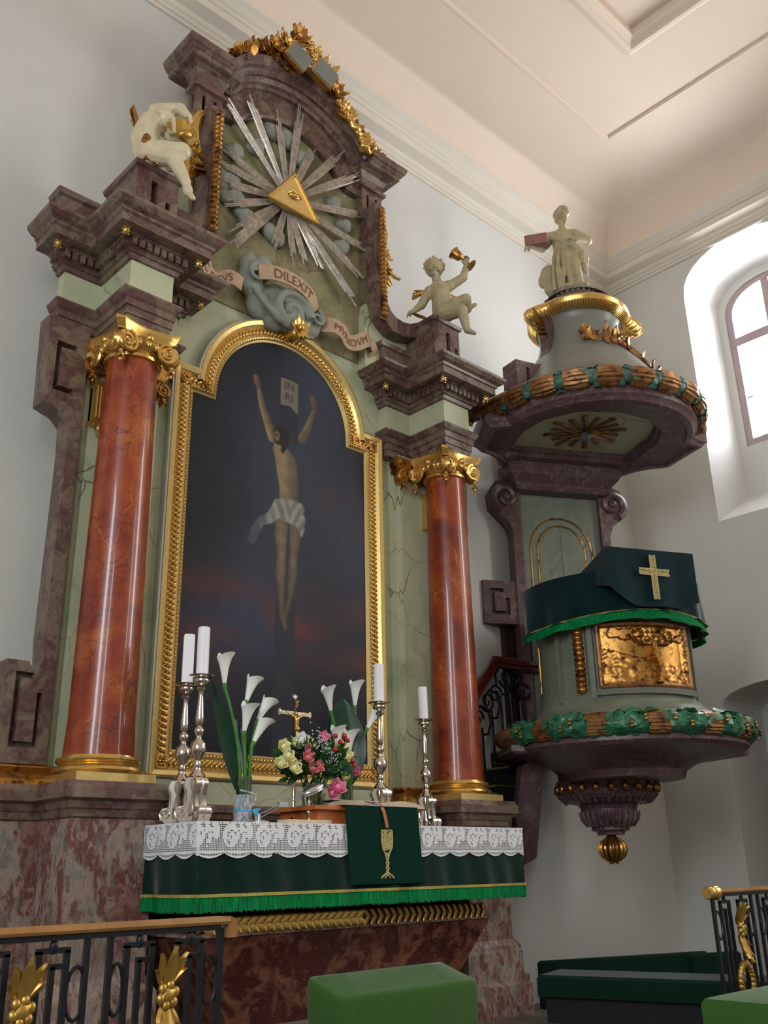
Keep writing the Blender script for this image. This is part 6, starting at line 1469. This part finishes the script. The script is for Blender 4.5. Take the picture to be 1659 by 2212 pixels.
def rose(p, r, mat, label, grp, face_=(0, -1, .3), name='rose', open_=1.0):
    p = V(p); f = V(face_).normalized(); Mx = f.to_track_quat('Z', 'Y').to_matrix(); ro = thing(name, label, 'flower', tuple(p), grp)
    part('bud', MB().ell(p, (r*.36, r*.36, r*.45), Mx, 10, 8), mat, ro, smooth=True)
    for lay, (n, rr, tilt, sz) in enumerate(((3, .22, 1.15, .62), (4, .38, .95, .8), (6, .50, .62*open_, .95))):
        g = MB()
        for k in range(n):
            a = 2*PI*k/n+lay*.7; rad = V((math.cos(a), math.sin(a), 0)); dd = rad*math.cos(tilt)+V((0, 0, 1))*math.sin(tilt)
            g.leaf(p+Mx @ (rad*r*rr*.6-V((0, 0, r*.3))), Mx @ dd, Mx @ (V((0, 0, 1))*math.cos(tilt)-rad*math.sin(tilt)), r*sz, r*.95, .28, .003, n=4)
        part('petals', g, mat, ro, smooth=0.9)
fl = [(3.520,4.63,2.205,.042,'cream','cream rose furthest left in the bouquet'),(3.545,4.60,2.255,.045,'cream','cream rose on the upper left of the bouquet'),(3.580,4.58,2.185,.044,'cream','cream rose lowest on the left of the bouquet'),
      (3.560,4.66,2.315,.040,'cream','pale cream rose behind the left cream roses'),(3.655,4.66,2.335,.038,'cream','cream carnation under the crucifix, left'),(3.700,4.66,2.365,.042,'white','white carnation at the top of the bouquet by the crucifix'),(3.740,4.64,2.345,.036,'cream','cream carnation right of the crucifix foot'),
      (4.030,4.66,2.345,.040,'cream','cream rose on the top right of the bouquet'),(4.050,4.64,2.285,.042,'cream','cream rose at the right edge of the bouquet'),(3.985,4.66,2.325,.038,'cream','cream rose among the red berries'),(4.02,4.62,2.15,.03,'cream','pale rosebud low on the right of the bouquet'),
      (3.690,4.58,2.290,.036,'coral','coral alstroemeria, upper of the four'),(3.665,4.56,2.245,.036,'coral','coral alstroemeria, left of the four'),(3.700,4.55,2.185,.036,'coral','coral alstroemeria, lowest of the four'),(3.755,4.56,2.200,.034,'coral','coral alstroemeria, right of the four'),
      (3.860,4.64,2.385,.040,'pink','pink rose at the top of the bouquet'),(3.870,4.52,2.075,.050,'pink','large pink rose low at the front of the bouquet'),(3.825,4.52,2.045,.040,'pink','pink rose hanging lowest over the vase rim'),(4.115,4.64,2.20,.036,'pink','pink rose at the far right beside the calla stems')]
for x, y, z, r, m, lb in fl: rose((x, y, z), r*1.28, M[m], lb, {'cream': 'cream flowers of the bouquet', 'white': 'cream flowers of the bouquet', 'coral': 'coral flowers of the bouquet', 'pink': 'pink roses of the bouquet'}[m], (random.uniform(-.5, .3), -1, random.uniform(.1, .7)), 'rose' if m != 'coral' else 'alstroemeria')
for i, (x, z, lb) in enumerate(((3.900, 2.395, 'red berry beside the top pink rose'), (3.895, 2.31, 'red berry over the baby breath'), (3.975, 2.40, 'red berry highest on the right of the bouquet'), (4.00, 2.375, 'red berry just under the highest one'), (3.94, 2.36, 'red berry left of the highest one'), (4.04, 2.25, 'red berry at the right edge of the bouquet'), (4.055, 2.225, 'red berry lowest at the right edge'))):
    o = part('berry', MB().ell((x, 4.57, z), .016, nu=12, nv=8), M['berry'], None, smooth=True, label=lb, cat='berry', group='red berries of the bouquet')
    part('stalk', MB().tube([(x, 4.58, z-.012), (x-.01, 4.62, z-.06)], .0025, 5), M['stemg'], o)

# ================================================================== ALTAR RAILS
def rail(name, label, x0, sgn, count, endcap, sc=1.0):
    r = thing(name, label, 'railing', (x0, 3.0, .45)); Y = 3.0
    X = lambda a: x0+sgn*a*sc
    L_ = 3.0
    xa, xb = sorted((X(-.03), X(L_)))
    part('top_rail', MB().loft([[(xa, Y+b, z) for b, z in pr_] for pr_ in [[(-.018, 1.436), (.018, 1.436), (.023, 1.445), (.018, 1.462), (-.018, 1.462), (-.023, 1.445)]]]+[[(xb, Y+b, z) for b, z in [(-.018, 1.436), (.018, 1.436), (.023, 1.445), (.018, 1.462), (-.018, 1.462), (-.023, 1.445)]]]), M['railwood'], r, smooth=0.5)
    part('iron_strip', MB().box(min(X(0), X(L_)), max(X(0), X(L_)), Y-.012, Y+.012, 1.418, 1.436), M['iron'], r)
    part('bottom_strip', MB().box(min(X(0), X(L_)), max(X(0), X(L_)), Y-.012, Y+.012, .56, .58), M['iron'], r)
    def bar(a, z0, z1, w_=.009): 
        part('iron_bar', MB().box(X(a)-w_, X(a)+w_, Y-.008, Y+.008, z0, z1), M['iron'], r)
    def hb(a0_, a1_, z): part('iron_bar', MB().box(min(X(a0_), X(a1_))-.009, max(X(a0_), X(a1_))+.009, Y-.008, Y+.008, z-.008, z+.008), M['iron'], r)
    bar(.0, .45, 1.425, .012)
    for c in range(count):
        o = c*.485
        if o+.06 > L_: break
        for a in (o+.415, o+.495): bar(a, .58, 1.42)
        for s0, s1 in ((o+.075, o+.165), (o+.265, o+.355) if True else None):
            bar(s0, .62, 1.39); bar(s1, .62, 1.39); hb(s0, s1, 1.39); m_ = (s0+s1)/2; part('iron_boss', MB().ell((X(m_), Y, 1.40), (.013, .012, .022), nu=10, nv=8), M['iron'], r, smooth=True)
            bar(m_, .62, 1.345, .008); hb(m_-.022, m_, 1.345)
        for s0, s1 in ((o+.005, o+.068), (o+.362, o+.410)):
            m_ = (s0+s1)/2; w2 = abs(s1-s0)/2*sc
            for zc in (1.265, .80): part('iron_oval', MB().tube([(X(m_)+w2*math.cos(t*PI/8), Y, zc+.075*math.sin(t*PI/8)) for t in range(16)], .0065, 6, loop=True), M['iron'], r, smooth=True)
        # gilt ornament between the two hoops
        m_ = o+.215; g = MB(); xo = X(m_)
        for sx, dx_, dz_, L_l, W_l, cu in ((0, 0, 1, .125, .046, .25), (-.006, -.40, 1, .112, .044, .3), (.006, .40, 1, .112, .044, .3), (-.010, -.75, .9, .07, .026, .3), (.010, .75, .9, .07, .026, .3),
                                             (0, 0, -1, .15, .040, .2), (-.006, -.22, -1, .13, .036, .25), (.006, .22, -1, .13, .036, .25), (-.010, -.5, -.9, .07, .024, .3), (.010, .5, -.9, .07, .024, .3)):
            g.leaf((xo+sx, Y-.02-(.008 if dx_ == 0 else 0), 1.262 if dz_ > 0 else 1.205), (dx_, -.12, dz_), (0, -1, 0), L_l, W_l, cu, .014, n=9)
        g.ell((xo, Y-.03, 1.235), (.03, .02, .03))
        for j in range(6): a = j*PI/3+.3; g.ell((xo+.028*math.cos(a), Y-.035, 1.235+.030*math.sin(a)), (.016, .014, .018), nu=8, nv=6)
        part('gilt_flower', g, M['goldstat'], r, smooth=0.9)
        g = MB(); c0 = V((xo, Y-.02, .955))
        for j in range(22):
            a = 2*PI*j/22; g.ell(c0+V((.072*math.cos(a), 0, .095*math.sin(a))), (.020, .018, .030), Matrix.Rotation(-a-.6, 3, 'Y'), 8, 6)
        g.ell(c0+V((.02, -.01, -.07)), .022)
        part('gilt_wreath', g, M['goldstat'], r, smooth=True)
    if endcap: part('brass_cap', MB().lathe([(.002, -.05), (.03, -.05), (.036, -.04), (.030, -.025), (.036, -.015), (.036, .0), (.030, .01), (.036, .02), (.04, .05), (.02, .06)], (X(0)-.0, Y, 1.44), 20, Matrix.Rotation(PI/2, 3, 'Y')), M['gold'], r, smooth=0.9)
    else: part('rail_end', MB().loft([[(X(a), Y-.019, z), (X(a), Y+.019, z), (X(a2), Y+.019, z2), (X(a2), Y-.019, z2)] for a, z, a2, z2 in ((.0, 1.462, .0, 1.436), (-.03, 1.462, -.02, 1.436), (-.052, 1.452, -.024, 1.430), (-.062, 1.43, -.026, 1.420), (-.062, 1.392, -.026, 1.392))]), M['railwood'], r, smooth=0.7)
    return r
rail('communion_railing', 'black iron communion rail with gilt leaf ornaments, left foreground', 2.03, -1, 7, False)
rail('communion_railing', 'black iron communion rail with brass end cap, right foreground', 5.44, 1, 6, True, 1.12)

# ================================================================== SEATS
ST2 = thing('kneeling_stool', 'low green felt covered kneeling stool in front of the altar table', 'stool', (3.81, 3.98, .45))
q0 = [(3.31, 4.112, 1.105), (4.32, 4.117, 1.105), (4.30, 3.83, 1.03), (3.31, 3.845, 1.03)]
def rring(k, dz, zz=None):
    cx_ = sum(p[0] for p in q0)/4; cy_ = sum(p[1] for p in q0)/4; out = []
    n = 4
    for i in range(4):
        p = V(q0[i]); a = V(q0[i-1]); b = V(q0[(i+1) % 4]); rr = .035
        for t in (0, .33, .67, 1):
            v1_ = (a-p).normalized()*rr; v2_ = (b-p).normalized()*rr; q = p+v1_*(1-t)**2+v2_*t*t
            out.append((cx_+(q.x-cx_)*k, cy_+(q.y-cy_)*k, (q.z if zz is None else zz+(q.z-1.07)*.0)+dz))
    return out
part('cushion', MB().loft([rring(1.0, 0, .92), rring(1.01, -.045), rring(1.005, -.02), rring(.99, -.006), rring(.96, 0), rring(.6, .004)]), M['stoolg'], ST2, smooth=True)
part('skirt', MB().loft([rring(.985, 0, .48), rring(1.0, 0, .93)]), M['stoolg'], ST2, smooth=0.8)
KP = thing('kneeling_pad', 'bright green kneeling pad at the right rail, lower right corner', 'cushion', (5.2, 2.6, .0))
g = MB(); X0, X1, Y0, Y1 = 4.86, 6.3, 2.42, 2.82
def rr(k, z): return [(X0+k, Y0+k, z), (X1-k, Y0+k, z), (X1-k, Y1-k, z), (X0+k, Y1-k, z)]
part('pad', MB().loft([rr(.02, .80), rr(0, .82), rr(0, .93), rr(.015, .955), rr(.05, .965)]), M['stoolg'], KP, smooth=True)
part('frame', MB().box(X0+.04, X1-.04, Y0+.04, Y1-.04, 0.0, .80).box(X0+.04, X1-.04, Y0+.04, Y1-.04, .45, .5), M['benchg'], KP)
# dark green bench in the corner
BN = thing('corner_bench', 'long dark green felt covered bench below the pulpit', 'bench', (7.2, 4.6, .45))
A_ = V((5.736, 4.57, 0)); B__ = V((6.20, 3.10, 0)); dn = (B__-A_).normalized(); pn = V((-dn.y, dn.x, 0))
def obx(p, q, w_, z0, z1, bev=.02):
    p, q = V(p), V(q); d = (q-p).normalized(); s_ = V((-d.y, d.x, 0))*w_
    return MB().loft([[p+V((0, 0, z)), q+V((0, 0, z)), q+s_+V((0, 0, z)), p+s_+V((0, 0, z))] if k == 0 else [p+d*k+s_.normalized()*k+V((0, 0, z)), q-d*k+s_.normalized()*k+V((0, 0, z)), q-d*k+s_-s_.normalized()*k+V((0, 0, z)), p+d*k+s_-s_.normalized()*k+V((0, 0, z))] for z, k in ((z0, 0), (z1-bev, 0), (z1, bev))])
E1 = A_; E2 = B__
part('seat', obx(E1, E2, .45, .765, .90), M['benchg'], BN, smooth=0.6)
part('seat_shade_block', obx(E1+V((.05, -.03, 0)), E2+V((.05, 0, 0)), .36, .45, .765, 0.001), M['black'], BN)  # black block standing in for the shadow beneath the seat
BK = thing('wall_bench', 'dark green bench backrest standing against the white wall', 'bench', (7.8, 5.2, .45))
part('backrest', obx((6.991, 5.495, 0), (8.62, 4.86, 0), .09, .46, .855), M['benchg'], BK, smooth=0.6)
part('backrest_cap', obx((8.40, 4.90, 0), (8.95, 4.72, 0), .09, .46, .84), M['benchg'], BK, smooth=0.6)
